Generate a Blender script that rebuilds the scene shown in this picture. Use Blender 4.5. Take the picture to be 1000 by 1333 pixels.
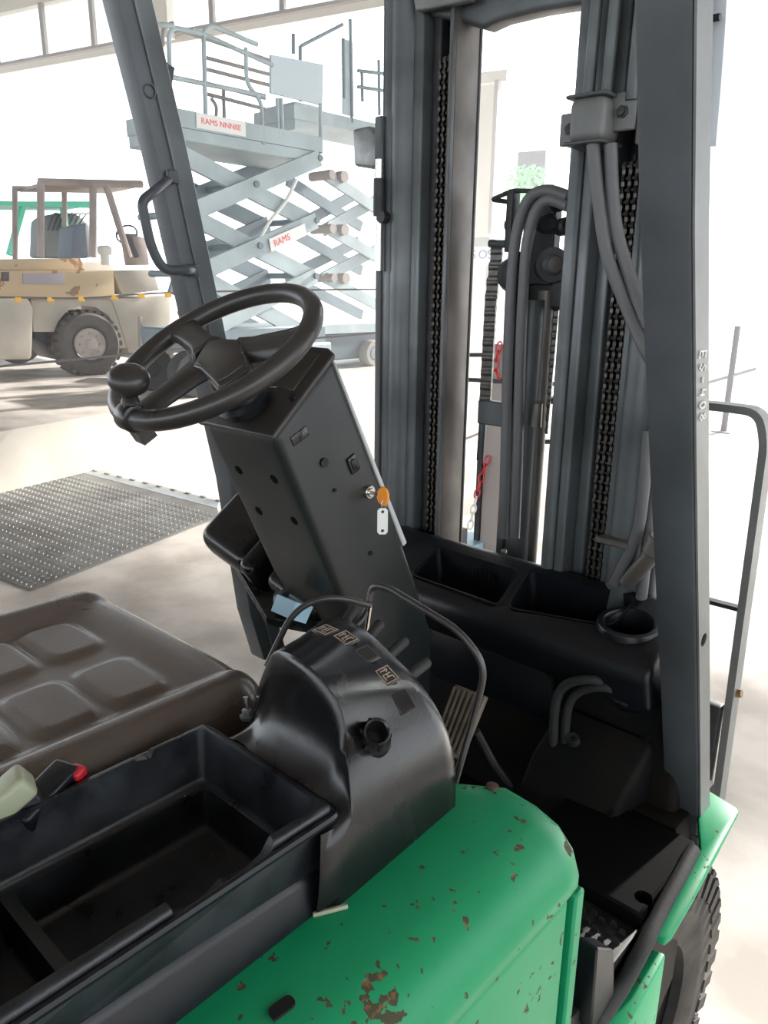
import bpy, bmesh, math, random
from mathutils import Vector as V, Matrix
sc = bpy.context.scene
for o in list(bpy.data.objects): bpy.data.objects.remove(o)
R = math.radians
# ------------------------------------------------------------------ camera
CAM = V((.92, 0, 1.62))
_p, _y, _r = R(16.2), R(42.4), R(.67)
FW = V((-math.sin(_y)*math.cos(_p), math.cos(_y)*math.cos(_p), -math.sin(_p)))
_r0 = V((math.cos(_y), math.sin(_y), 0)); _u0 = _r0.cross(FW)
RT = _r0*math.cos(_r)+_u0*math.sin(_r); UP = -_r0*math.sin(_r)+_u0*math.cos(_r)
cam = bpy.data.cameras.new('camera'); co = bpy.data.objects.new('camera', cam)
sc.collection.objects.link(co); sc.camera = co
cam.sensor_fit = 'VERTICAL'; cam.sensor_height = 36; cam.lens = 36*1000/1333
cam.clip_start = .02; cam.clip_end = 500
M4 = Matrix((( RT.x, UP.x, -FW.x), (RT.y, UP.y, -FW.y), (RT.z, UP.z, -FW.z))).to_4x4()
co.matrix_world = Matrix.Translation(CAM) @ M4
# ------------------------------------------------------------------ light
W = bpy.data.worlds.new('world'); sc.world = W; W.use_nodes = True
bg = W.node_tree.nodes['Background']; bg.inputs[0].default_value = (.86, .93, 1, 1); bg.inputs[1].default_value = 3.6
def sun(energy, ang, direction, col):
    l = bpy.data.lights.new('sun', 'SUN'); l.energy = energy; l.angle = R(ang); l.color = col
    o = bpy.data.objects.new('sun', l); sc.collection.objects.link(o)
    o.rotation_euler = V(direction).to_track_quat('-Z', 'Y').to_euler(); return o
sun(16.0, 2, (-.12, -.9, -.43), (1, .96, .9))
sc.view_settings.view_transform = 'Standard'; sc.view_settings.look = 'None'
sc.view_settings.gamma = 1; sc.view_settings.exposure = -.05; sc.view_settings.use_curve_mapping = False
# ------------------------------------------------------------------ measuring: a sight line meets a real plane of the place
def ray(px, py): return FW + RT*((px-500)/1000) - UP*((py-666.5)/1000)
def X(px, py, v): d = ray(px, py); return CAM + d*((v-CAM.x)/d.x)
def Y(px, py, v): d = ray(px, py); return CAM + d*((v-CAM.y)/d.y)
def Z(px, py, v): d = ray(px, py); return CAM + d*((v-CAM.z)/d.z)
def PL(px, py, O, n): d = ray(px, py); n = V(n); return CAM + d*((V(O)-CAM).dot(n)/d.dot(n))
E1 = V((.969, .247, 0)); E2 = V((-.247, .969, 0))     # the hall's own axes
def HB(px, py, d): return PL(px, py, CAM+E2*d, E2)
# ------------------------------------------------------------------ materials
def mat(name, col, rough=.5, metal=0, noise=0, nscale=8, bump=0, bscale=60, rvar=0, col2=None, spec=.5, coat=0):
    m = bpy.data.materials.new(name); m.use_nodes = True; nt = m.node_tree; b = nt.nodes['Principled BSDF']
    b.inputs['Base Color'].default_value = (*col, 1); b.inputs['Roughness'].default_value = rough
    b.inputs['Metallic'].default_value = metal; b.inputs['Specular IOR Level'].default_value = spec
    b.inputs['Coat Weight'].default_value = coat; b.inputs['Coat Roughness'].default_value = .15
    tc = nt.nodes.new('ShaderNodeTexCoord')
    if noise or rvar or col2:
        n = nt.nodes.new('ShaderNodeTexNoise'); n.inputs['Scale'].default_value = nscale; n.inputs['Detail'].default_value = 6
        nt.links.new(tc.outputs['Object'], n.inputs['Vector'])
        if noise or col2:
            c2 = col2 or tuple(max(0, c*(1-noise)) for c in col)
            mx = nt.nodes.new('ShaderNodeMix'); mx.data_type = 'RGBA'
            rp = nt.nodes.new('ShaderNodeMapRange'); rp.inputs[1].default_value = .38; rp.inputs[2].default_value = .64
            nt.links.new(n.outputs['Fac'], rp.inputs[0]); nt.links.new(rp.outputs[0], mx.inputs[0])
            mx.inputs[6].default_value = (*col, 1); mx.inputs[7].default_value = (*c2, 1)
            nt.links.new(mx.outputs[2], b.inputs['Base Color'])
        if rvar:
            rr = nt.nodes.new('ShaderNodeMapRange'); rr.inputs[1].default_value = .3; rr.inputs[2].default_value = .7
            rr.inputs[3].default_value = max(.03, rough-rvar); rr.inputs[4].default_value = min(1, rough+rvar)
            nt.links.new(n.outputs['Fac'], rr.inputs[0]); nt.links.new(rr.outputs[0], b.inputs['Roughness'])
    if bump:
        n2 = nt.nodes.new('ShaderNodeTexNoise'); n2.inputs['Scale'].default_value = bscale; n2.inputs['Detail'].default_value = 4
        nt.links.new(tc.outputs['Object'], n2.inputs['Vector'])
        bp = nt.nodes.new('ShaderNodeBump'); bp.inputs['Strength'].default_value = bump; bp.inputs['Distance'].default_value = .002
        nt.links.new(n2.outputs['Fac'], bp.inputs['Height']); nt.links.new(bp.outputs[0], b.inputs['Normal'])
    return m
def chipped(name, col, scale, thr, rust=(.09, .055, .03), rough=.3, rough2=.8, patches=()):
    """paint with worn spots: noise mask at a fine and a coarse scale, plus worn patches with a place of their own"""
    m = bpy.data.materials.new(name); m.use_nodes = True; nt = m.node_tree; b = nt.nodes['Principled BSDF']; L = nt.links.new
    geo = nt.nodes.new('ShaderNodeNewGeometry'); tc = geo.outputs['Position']
    n = nt.nodes.new('ShaderNodeTexNoise'); n.inputs['Scale'].default_value = scale; n.inputs['Detail'].default_value = 5; L(tc, n.inputs['Vector'])
    big = nt.nodes.new('ShaderNodeTexNoise'); big.inputs['Scale'].default_value = scale*.2; big.inputs['Detail'].default_value = 2; L(tc, big.inputs['Vector'])
    add = nt.nodes.new('ShaderNodeMath'); add.operation = 'MULTIPLY_ADD'; L(big.outputs['Fac'], add.inputs[0]); add.inputs[1].default_value = .45; L(n.outputs['Fac'], add.inputs[2])
    last = add.outputs[0]
    for (c, r, w) in patches:
        vs = nt.nodes.new('ShaderNodeVectorMath'); vs.operation = 'DISTANCE'; L(tc, vs.inputs[0]); vs.inputs[1].default_value = c
        mr = nt.nodes.new('ShaderNodeMapRange'); L(vs.outputs['Value'], mr.inputs[0]); mr.inputs[1].default_value = r*.3; mr.inputs[2].default_value = r*1.5
        mr.inputs[3].default_value = w; mr.inputs[4].default_value = 0
        a2 = nt.nodes.new('ShaderNodeMath'); a2.operation = 'ADD'; L(last, a2.inputs[0]); L(mr.outputs[0], a2.inputs[1]); last = a2.outputs[0]
    st = nt.nodes.new('ShaderNodeMapRange'); L(last, st.inputs[0]); st.inputs[1].default_value = thr; st.inputs[2].default_value = thr+.012
    mx = nt.nodes.new('ShaderNodeMix'); mx.data_type = 'RGBA'; L(st.outputs[0], mx.inputs[0])
    cv = nt.nodes.new('ShaderNodeMix'); cv.data_type = 'RGBA'; L(big.outputs['Fac'], cv.inputs[0])
    cv.inputs[6].default_value = (*[c*.93 for c in col], 1); cv.inputs[7].default_value = (*[min(1, c*1.07) for c in col], 1)
    rv = nt.nodes.new('ShaderNodeMix'); rv.data_type = 'RGBA'
    n3 = nt.nodes.new('ShaderNodeTexNoise'); n3.inputs['Scale'].default_value = scale*1.7; L(tc, n3.inputs['Vector'])
    r3 = nt.nodes.new('ShaderNodeMapRange'); L(n3.outputs['Fac'], r3.inputs[0]); r3.inputs[1].default_value = .56; r3.inputs[2].default_value = .66; L(r3.outputs[0], rv.inputs[0])
    rv.inputs[6].default_value = (*rust, 1); rv.inputs[7].default_value = (min(1, rust[0]*3.2), rust[1]*1.8, rust[2]*1.3, 1)
    L(cv.outputs[2], mx.inputs[6]); L(rv.outputs[2], mx.inputs[7]); L(mx.outputs[2], b.inputs['Base Color'])
    rr = nt.nodes.new('ShaderNodeMapRange'); L(st.outputs[0], rr.inputs[0]); rr.inputs[3].default_value = rough; rr.inputs[4].default_value = rough2; L(rr.outputs[0], b.inputs['Roughness'])
    bp = nt.nodes.new('ShaderNodeBump'); bp.inputs['Strength'].default_value = .35; bp.inputs['Distance'].default_value = .001; bp.invert = True
    L(st.outputs[0], bp.inputs['Height']); L(bp.outputs[0], b.inputs['Normal'])
    return m
plastic = mat('black moulded plastic', (.005, .006, .009), .36, rvar=.08, nscale=7, bump=.06, bscale=420, spec=.4)
gloss = mat('worn glossy black plastic', (.006, .006, .007), .24, rvar=.1, nscale=12, bump=.05, bscale=300)
dusty = mat('dusty black plastic', (.004, .004, .0045), .6, spec=.12, col2=(.010, .008, .006), nscale=6, bump=.2, bscale=350)
trayp = mat('scuffed tray plastic', (.006, .007, .009), .36, col2=(.016, .019, .024), nscale=22, rvar=.12, bump=.15, bscale=200)
vinyl = mat('brown black seat vinyl', (.105, .08, .067), .30, coat=.35, bump=.35, bscale=500, rvar=.08, nscale=5)
rubber = mat('black rubber', (.02, .02, .021), .75, bump=.4, bscale=120)
mastp = mat('dark grey mast steel', (.12, .132, .138), .42, metal=.2, noise=.5, nscale=5, rvar=.12, bump=.15, bscale=80)
mastb = mat('greasy brown mast steel', (.17, .15, .135), .45, metal=.3, noise=.4, nscale=6, rvar=.1)
mastd = mat('black greased steel', (.04, .04, .043), .5, metal=.3, noise=.4, nscale=20)
chainm = mat('oiled chain steel', (.14, .13, .12), .4, metal=.5, noise=.4, nscale=60)
pinm = mat('bright chain pin', (.5, .5, .5), .3, metal=.9)
pillar_m = mat('dark grey painted pillar', (.066, .073, .082), .42, noise=.35, nscale=7, bump=.1, bscale=90)
pillar_l = mat('lighter grey painted pillar', (.16, .165, .16), .45, noise=.25, nscale=8, bump=.1, bscale=90)
hosem = mat('grey black hose rubber', (.11, .11, .115), .5, bump=.2, bscale=150)
chrome = mat('bright metal', (.6, .58, .54), .25, metal=1)
steel = mat('scuffed grey steel', (.3, .31, .31), .4, metal=.6, noise=.4, nscale=20)
orange = mat('orange key plastic', (.8, .27, .02), .4)
white = mat('white plastic', (.75, .75, .72), .45)
whitepaint = mat('white marker paint', (.8, .8, .78), .6)
redp = mat('red plastic', (.5, .015, .025), .35)
bone = mat('yellowed plastic', (.33, .35, .24), .4)
blueish = mat('pale blue sheet metal', (.32, .5, .62), .4)
iconm = mat('pale icon print', (.42, .33, .27), .6)
iconb = mat('dark icon plate', (.03, .027, .024), .35)
pedalm = mat('worn pedal rubber', (.17, .14, .11), .6, noise=.3, nscale=30)
hole = mat('dark hole', (.004, .004, .004), .9)
def _t(v): return tuple(v)
hp = [(_t(Z(467, 1291, 1.05)), .03, .17), (_t(Z(520, 1312, 1.04)), .022, .15), (_t(Z(411, 1328, 1.05)), .014, .15),
      (_t(Z(672, 1096, 1.055)), .012, .14), (_t(Z(750, 1103, 1.03)), .014, .2), (_t(Z(640, 1030, 1.055)), .012, .25),
      (_t(Z(575, 1225, 1.05)), .012, .14), (_t(Z(608, 1190, 1.05)), .012, .14), (_t(Z(740, 1078, 1.05)), .01, .16)]
green = chipped('chipped green paint', (.005, .275, .11), 75, .915, rust=(.06, .058, .03), rough=.42, patches=hp)
green.node_tree.nodes['Principled BSDF'].inputs['Specular IOR Level'].default_value = .35
greenp = chipped('green paint', (.005, .29, .115), 60, .9, rust=(.05, .04, .03))
# ------------------------------------------------------------------ mesh helpers
def box(bm, c, s, ax=None):
    ax = ax or (V((1, 0, 0)), V((0, 1, 0)), V((0, 0, 1))); c = V(c); vs = []
    for i in (-1, 1):
        for j in (-1, 1):
            for k in (-1, 1): vs.append(bm.verts.new(c+ax[0]*i*s[0]/2+ax[1]*j*s[1]/2+ax[2]*k*s[2]/2))
    fs = [(0, 1, 3, 2), (4, 6, 7, 5), (0, 4, 5, 1), (2, 3, 7, 6), (0, 2, 6, 4), (1, 5, 7, 3)]
    out = [bm.faces.new([vs[i] for i in f]) for f in fs]
    if ax[0].cross(ax[1]).dot(ax[2]) < 0:
        for f in out: f.normal_flip()
    return bm
def mm(bm, lo, hi): return box(bm, [(a+b)/2 for a, b in zip(lo, hi)], [abs(b-a) for a, b in zip(lo, hi)])
def beam(bm, a, b, w, h, up=(0, 0, 1)):
    a = V(a); b = V(b); d = (b-a); L = d.length; d.normalize(); s = d.cross(V(up)).normalized(); u = s.cross(d)
    return box(bm, (a+b)/2, (w, L, h), (s, d, u))
def prism(bm, pts, ext):
    """polygon pts (3D, planar) swept along ext"""
    ext = V(ext); a = [bm.verts.new(V(p)) for p in pts]; b = [bm.verts.new(V(p)+ext) for p in pts]; n = len(pts)
    bm.faces.new(a); bm.faces.new(b[::-1])
    for i in range(n): bm.faces.new((a[(i+1) % n], a[i], b[i], b[(i+1) % n]))
    bmesh.ops.recalc_face_normals(bm, faces=bm.faces[:]); return bm
def spl(pts, n=6):
    """Catmull-Rom through pts"""
    pts = [V(p) for p in pts]
    if len(pts) < 3: return pts
    P = [pts[0]*2-pts[1]]+pts+[pts[-1]*2-pts[-2]]; out = []
    for i in range(1, len(P)-2):
        for k in range(n):
            t = k/n; a, b, c, d = P[i-1:i+3]
            out.append(.5*((2*b)+(c-a)*t+(2*a-5*b+4*c-d)*t*t+(3*b-a-3*c+d)*t**3))
    return out+[pts[-1]]
def rnd(pts, r, n=4):
    """polyline with its corners rounded to radius about r"""
    pts = [V(p) for p in pts]; out = [pts[0]]
    for i in range(1, len(pts)-1):
        a, b, c = pts[i-1:i+2]; q = min(r, (a-b).length*.45, (c-b).length*.45); s = b+(a-b).normalized()*q; e = b+(c-b).normalized()*q
        for k in range(n+1): t = k/n; out.append(s*(1-t)**2+b*2*t*(1-t)+e*t*t)
    return out+[pts[-1]]
def tube(bm, pts, r, seg=10, closed=False, flat=None):
    pts = [V(p) for p in pts]; n = len(pts); rings = []; prev = None
    for i, p in enumerate(pts):
        t = (pts[(i+1) % n]-pts[i-1]) if closed else (pts[min(i+1, n-1)]-pts[max(i-1, 0)])
        t.normalize()
        if prev is None: u = t.cross(V((.13, .27, .95))).normalized()
        else: u = (prev-t*prev.dot(t)).normalized()
        prev = u; w = t.cross(u); rr = r[i] if isinstance(r, (list, tuple)) else r
        rings.append([bm.verts.new(p+(u*math.cos(2*math.pi*k/seg)+w*math.sin(2*math.pi*k/seg))*rr) for k in range(seg)])
    for i in range(n if closed else n-1):
        A, B = rings[i], rings[(i+1) % n]
        for k in range(seg): bm.faces.new((A[k], A[(k+1) % seg], B[(k+1) % seg], B[k]))
    if not closed: bm.faces.new(rings[0][::-1]); bm.faces.new(rings[-1])
    return bm
def cyl(bm, a, b, r, r2=None, seg=20): return tube(bm, [a, b], [r, r if r2 is None else r2], seg)
def lathe(bm, prof, O, axis, seg=32, closed=False):
    """prof: (radius, height along axis)"""
    ax = V(axis).normalized(); u = ax.orthogonal().normalized(); w = ax.cross(u); O = V(O); rings = []
    for r, h in prof:
        rings.append([bm.verts.new(O+ax*h+(u*math.cos(2*math.pi*k/seg)+w*math.sin(2*math.pi*k/seg))*max(r, 1e-4)) for k in range(seg)])
    m = len(rings)
    for i in range(m if closed else m-1):
        A, B = rings[i], rings[(i+1) % m]
        for k in range(seg): bm.faces.new((A[k], A[(k+1) % seg], B[(k+1) % seg], B[k]))
    if not closed:
        if prof[0][0] > 1e-3: bm.faces.new(rings[0][::-1])
        if prof[-1][0] > 1e-3: bm.faces.new(rings[-1])
    return bm
def grid(bm, f, nu, nv):
    g = [[bm.verts.new(f(i/nu, j/nv)) for j in range(nv+1)] for i in range(nu+1)]
    for i in range(nu):
        for j in range(nv): bm.faces.new((g[i][j], g[i+1][j], g[i+1][j+1], g[i][j+1]))
    return bm
def bev(bm, w, seg=2, ang=35):
    bmesh.ops.remove_doubles(bm, verts=bm.verts[:], dist=1e-6)
    es = [e for e in bm.edges if len(e.link_faces) == 2 and e.calc_face_angle(0) > R(ang)]
    bmesh.ops.bevel(bm, geom=es, offset=w, segments=seg, affect='EDGES', profile=.5, clamp_overlap=True); return bm
def B(): return bmesh.new()
# ------------------------------------------------------------------ object helpers
WL = {}
def finish(me, smooth):
    for p in me.polygons: p.use_smooth = True
    me.set_sharp_from_angle(angle=R(smooth))
def obj(name, bm, m, parent=None, label=None, kind=None, smooth=40, at=None):
    if isinstance(bm, bpy.types.Mesh): me = bm
    else: me = bpy.data.meshes.new(name); bm.to_mesh(me); bm.free()
    xs = [v.co for v in me.vertices]
    c = V(at) if at else V([(min(v[i] for v in xs)+max(v[i] for v in xs))/2 for i in range(3)])
    me.transform(Matrix.Translation(-c)); finish(me, smooth)
    if m: me.materials.clear(); me.materials.append(m)
    o = bpy.data.objects.new(name, me); sc.collection.objects.link(o)
    o.location = c-(WL[parent.name] if parent else V((0, 0, 0))); WL[o.name] = c
    if parent: o.parent = parent
    if label: o['label'] = label
    if kind: o['kind'] = kind
    return o
def dup(o, at, parent, label=None, rot=None):
    c = o.copy(); sc.collection.objects.link(c); c.parent = parent; at = V(at)
    c.location = at-(WL[parent.name] if parent else V((0, 0, 0))); WL[c.name] = at
    if rot: c.rotation_euler = rot
    if label: c['label'] = label
    return c
def thing(name, label, cat, loc, group=None):
    o = bpy.data.objects.new(name, None); sc.collection.objects.link(o); o.location = loc; o.empty_display_size = .1
    WL[o.name] = V(loc); o['label'] = label; o['category'] = cat
    if group: o['group'] = group
    return o
def tag(o, label, cat, group=None):
    o['label'] = label; o['category'] = cat
    if group: o['group'] = group
    return o
def st(name, bm, m, parent=None, smooth=30):
    o = obj(name, bm, m, parent, smooth=smooth); o['kind'] = 'structure'; return o
def carve(bm, cutters):
    """solid bm minus the solid cutters, as a mesh"""
    def mk(b):
        me = bpy.data.meshes.new('t'); bmesh.ops.recalc_face_normals(b, faces=b.faces[:]); b.to_mesh(me); b.free()
        o = bpy.data.objects.new('t', me); sc.collection.objects.link(o); return o
    a = mk(bm); cs = [mk(c) for c in cutters]
    for c in cs:
        md = a.modifiers.new('b', 'BOOLEAN'); md.operation = 'DIFFERENCE'; md.object = c; md.solver = 'EXACT'
    dg = bpy.context.evaluated_depsgraph_get(); me = bpy.data.meshes.new_from_object(a.evaluated_get(dg))
    for o in [a]+cs: bpy.data.objects.remove(o)
    return me
def text(s, size, O, right, up, depth=.002, name='lettering', m=None, parent=None, sx=1):
    cu = bpy.data.curves.new('t', 'FONT'); cu.body = s; cu.size = size; cu.extrude = depth; cu.align_x = 'LEFT'
    to = bpy.data.objects.new('t', cu); sc.collection.objects.link(to)
    me = bpy.data.meshes.new_from_object(to.evaluated_get(bpy.context.evaluated_depsgraph_get())); bpy.data.objects.remove(to)
    r = V(right).normalized(); u = V(up); u = (u-r*u.dot(r)).normalized(); n = r.cross(u)
    me.transform(Matrix.Translation(V(O)) @ Matrix(((r.x*sx, u.x, n.x), (r.y*sx, u.y, n.y), (r.z*sx, u.z, n.z))).to_4x4())
    return obj(name, me, m, parent)

# ================================================================== THE SETTING
concrete = mat('pale worn concrete', (.62, .57, .52), .55, col2=(.40, .36, .32), nscale=2.6, rvar=.12, bump=.15, bscale=30)
concwall = mat('cast concrete face', (.62, .56, .48), .8, noise=.15, nscale=2, bump=.2, bscale=20)
cream = mat('cream painted wall', (.72, .68, .60), .8, noise=.06, nscale=.8)
mull = mat('grey brown window bars', (.33, .29, .27), .6)
glass = mat('frosted window glass', (.85, .9, .92), .15); 
_g = glass.node_tree.nodes['Principled BSDF']; _g.inputs['Transmission Weight'].default_value = 1; _g.inputs['Roughness'].default_value = .3
yard = mat('sunlit yard concrete', (.75, .72, .68), .9, noise=.1, nscale=.3)
# near floor (z = 0) with the pit edge behind the steel plate, raised far floor (z = .5)
pA = Z(0, 576, 0); pB = Z(285, 652, 0)
d1 = (pB-pA).normalized()
b = B(); q0 = pA-d1*14; q1 = pB+d1*1.2
prism(b, [q0, q1, q1+E2*14, V((30, q1.y+14, 0)), V((30, -14, 0)), V((-20, -14, 0)), V((-20, q0.y, 0))], (0, 0, -.1)); st('floor', b, concrete)
b = B(); k0 = Z(0, 562, .5); k1 = Z(160, 535, .5); k1_ = (k1-k0).normalized(); k0 = k0-k1_*12; k2 = k1+k1_*10; k3 = k2+k1_; k4 = k3+k1_*2
prism(b, [k0, k4, k4-E1*24, k0-E1*24], (0, 0, -1.6)); st('floor_raised', b, concwall)
b = B(); prism(b, [p+V((0, 0, .004)) for p in (k0, k4, k4-E1*24, k0-E1*24)], (0, 0, -.003)); st('floor_raised_top', b, concrete)
b = B(); mm(b, (-160, -60, -1.3), (160, 240, -1.2)); st('ground', b, yard)
# high clerestory wall (open doorways below), in the hall's axes, 20 m off
def hp_(a, z, d=20): return CAM+E2*d+E1*a+V((0, 0, z-CAM.z))
b = B(); box(b, hp_(-15, 8.7), (60, .3, .2), (E1, E2, V((0, 0, 1)))); st('wall_back', b, cream)
b = B(); box(b, hp_(-15, 8.84, 19.8), (60, .2, .09), (E1, E2, V((0, 0, 1)))); st('trim_1', b, mull)
b = B(); box(b, hp_(-15, 10.65), (60, .3, .5), (E1, E2, V((0, 0, 1)))); st('wall_upper', b, cream)
wn = 1
for a in (-31, -28.4, -25.9, -23.47, -21.2, -18.9, -16.4, -13.93, -11.4, -8.9, -6.4, -3.9, -1.4, 1.1, 3.6):
    b = B(); box(b, hp_(a+1.22, 9.62, 20.1), (2.3, .02, 1.5), (E1, E2, V((0, 0, 1))))
    w = st('window_%d' % wn, b, glass); wn += 1
    b = B(); box(b, hp_(a, 9.62, 19.85), (.16, .12, 1.6), (E1, E2, V((0, 0, 1)))); obj('mullion', b, mull, w)
b = B(); box(b, hp_(-18.4, 9.6, 19.6), (1.3, .3, 1.9), (E1, E2, V((0, 0, 1)))); st('wall_pier', b, cream)
b = B(); a0 = HB(622, 105, 20); a1 = HB(652, 105, 20); box(b, hp_(-7.80, 3.0), (.55, .4, 7.0), (E1, E2, V((0, 0, 1)))); col = st('wall_column', b, cream)
b = B(); box(b, hp_(-7.75, 6.6), (1.0, .8, .25), (E1, E2, V((0, 0, 1)))); obj('cap', b, cream, col)
b = B(); box(b, hp_(-7.47, 3.0, 19.6), (.1, .2, 7.0), (E1, E2, V((0, 0, 1)))); obj('downpipe', b, mull, col)
b = B(); box(b, CAM+E2*3-E1*8+V((0, 0, 9.5)), (56, 35, .15), (E1, E2, V((0, 0, 1)))); st('ceiling', b, mat('darkened roof sheeting', (.22, .2, .18), .8))  # roof colour darkened so the plastics below mirror less light
for i in range(6):
    b = B(); box(b, CAM+E2*(18-6*i)-E1*8+V((0, 0, 9.2)), (56, .18, .4), (E1, E2, V((0, 0, 1)))); st('trim_%d' % (i+2), b, mull)
b = B(); box(b, CAM-E2*12-E1*8+V((0, 0, 5.6)), (56, .2, 4.4), (E1, E2, V((0, 0, 1)))); st('wall_front', b, mat('darkened corrugated wall', (.28, .28, .28), .7, noise=.1, nscale=.6))  # unseen wall, darkened for dimmer reflections, open below to let sky in

hz = mat('added veiling haze', (1, 1, 1), 1); nt = hz.node_tree; nt.nodes.remove(nt.nodes['Principled BSDF'])  # scattering volume added to wash out the far background like lens veil
vs_ = nt.nodes.new('ShaderNodeVolumeScatter'); vs_.inputs['Density'].default_value = .026; vs_.inputs['Anisotropy'].default_value = .35
nt.links.new(vs_.outputs[0], nt.nodes['Material Output'].inputs['Volume'])
b = B(); box(b, CAM+E2*11-E1*8+V((0, 0, 3.2)), (50, 15, 9.2), (E1, E2, V((0, 0, 1)))); ha = obj('veiling_haze', b, hz); ha['kind'] = 'stuff'; tag(ha, 'added veiling haze filling the far half of the hall', 'haze')
# steel plate let into the floor
c0, c1, c2, c3 = [Z(*p, .012) for p in ((40, 767), (285, 672), (245, 655), (60, 603))]
c2 = Z(283, 662, .012); far = c3+(c3-c2)*.8; near = c0+(Z(0, 752, .012)-c0)*9
pl = thing('floor_plate', 'large steel chequer plate set in the concrete floor left of the forklift', 'metal plate', (c0+c2)/2*1-V((0, 0, .01)))
platem = mat('scuffed steel plate', (.22, .225, .22), .5, metal=.35, col2=(.15, .145, .14), nscale=2.2, rvar=.12)
b = B(); prism(b, [c0, c1, c2, far, near], (0, 0, -.008)); obj('plate', b, platem, pl)
b = B(); ux = (c3-c2).normalized(); uy = (c0-c1).normalized(); rows = int((c0-c1).length/.042)
for j in range(rows+1):
    for i in range(64):
        p = c1+uy*(j*.042)+ux*(.03+i*.05+(.025 if j % 2 else 0))
        if j*.042 > (c0-c1).length-.02: continue
        a = R(45 if j % 2 else -45); dx = ux*math.cos(a)+uy*math.sin(a); dy = ux*-math.sin(a)+uy*math.cos(a); p.z = .0145
        vs = [bm_ for bm_ in (b.verts.new(p+dx*.017), b.verts.new(p+dy*.0045), b.verts.new(p-dx*.017), b.verts.new(p-dy*.0045))]
        vt = b.verts.new(p+V((0, 0, .004)))
        for k in range(4): vs[k].co.z = .0118; b.faces.new((vs[k], vs[(k+1) % 4], vt))
obj('tread_pattern', b, mat('rubbed steel studs', (.42, .42, .41), .45, metal=.4), pl, kind='stuff')
b = B(); s0 = Z(285, 652, .014); s1 = Z(60, 598, .014); s1 = s0+(s1-s0)*3
prism(b, [s0, c2+V((0, 0, .002)), c3+(c3-c2)*.8+V((0, 0, .002)), s1], (0, 0, -.02)); obj('edge_strip', b, mat('bare pale steel strip', (.42, .46, .49), .45, metal=.4, noise=.3, nscale=3), pl)
b = B()
for i in range(24): p = s0+(s1-s0)*(i/40); box(b, p+V((0, 0, .004)), (.06, .02, .01))
obj('hinge_knuckles', b, mull, pl, kind='stuff')

# ================================================================== THE FORKLIFT
F = thing('forklift', 'green and black forklift seen close from its right rear, filling the foreground', 'forklift', (0, .8, 0))
# ---- steering wheel
ws = R(32.2); WE1 = V((1, 0, 0)); WE2 = V((0, math.cos(ws), math.sin(ws))); WN = WE1.cross(WE2); WC = V((.003, .648, 1.532))
def wp(a, b_, h=0): return WC+WE1*a+WE2*b_+WN*h
wheelm = mat('worn wheel plastic', (.028, .025, .023), .33, rvar=.08, nscale=10)
sw = obj('steering_wheel', tube(B(), [wp(.151*math.cos(i*math.pi/32), .151*math.sin(i*math.pi/32)) for i in range(64)], .0145, 14, True), wheelm, F)
def pol(r, deg, h=0): return wp(r*math.cos(R(deg)), r*math.sin(R(deg)), h)
for deg, w0, w1, nm in ((161, .046, .046, 'spoke'), (18, .056, .060, 'spoke'), (-93, .050, .044, 'spoke')):
    b = B(); rad = V(pol(1, deg)-WC); tan = WN.cross(rad); secs = []
    for k in range(9):
        t = k/8; r = .03+t*.118; w = w0+(w1-w0)*t+(.034*max(0, t-.72)**1.5*5)+(.015*max(0, .25-t)*4); h = -.006*(1-t); th = .013-.004*t
        c = WC+rad*r+WN*h
        secs.append([b.verts.new(c+tan*(w/2*x)+WN*(th*y)) for x, y in ((-1, -.6), (-.75, .75), (0, 1), (.75, .75), (1, -.6), (0, -1))])
    for A, C_ in zip(secs, secs[1:]):
        for k in range(6): b.faces.new((A[k], A[(k+1) % 6], C_[(k+1) % 6], C_[k]))
    b.faces.new(secs[0][::-1]); b.faces.new(secs[-1]); bmesh.ops.recalc_face_normals(b, faces=b.faces[:]); bev(b, .003, 1)
    obj(nm, b, wheelm, sw)
hub = [PL(px_, py_, WC, WN) for px_, py_ in ((259, 472), (266, 460), (275, 449), (290, 446), (321, 447), (320, 458), (328, 484), (306, 500), (288, 510), (278, 499), (264, 485), (254, 482))]
b = B(); prism(b, [p-WN*.016 for p in hub], WN*.024); bev(b, .004, 3); obj('hub', b, wheelm, sw)
hc = sum(hub, V())/len(hub); b = B(); prism(b, [hc+(p-hc)*.86+WN*.007 for p in hub], WN*.0035); bev(b, .002, 2); obj('horn_pad', b, wheelm, sw)
kb = pol(.150, -96, .0); ktop = Y(168, 497, kb.y-.01); kd = (ktop-kb).normalized()
b = B(); lathe(b, [(.008, .0), (.011, .012), (.009, .02), (.012, .025), (.010, .030), (.011, .036), (.016, .040), (.023, .045), (.0265, .054), (.0265, .061), (.022, .069), (.012, .074), (0, .075)], kb, kd, 24); obj('spinner_knob', b, wheelm, sw, 'black mushroom-shaped spinner knob')
b = B(); tt = (pol(.15, -86)-pol(.15, -106)).normalized(); cyl(b, kb-tt*.016, kb+tt*.016, .0195, seg=20); bev(b, .003); box(b, kb-WN*.022, (.028, .022, .03), (tt, WN.cross(tt), WN)); obj('knob_clamp', b, gloss, sw)
b = B(); cyl(b, WC-WN*.10, WC-WN*.02, .030, .026, 24)
lathe(b, [(.034, -.100), (.040, -.096), (.042, -.085), (.036, -.078), (.037, -.070), (.031, -.060), (.029, -.03)], WC, WN, 28); obj('shaft_boot', b, plastic, F)
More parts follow.
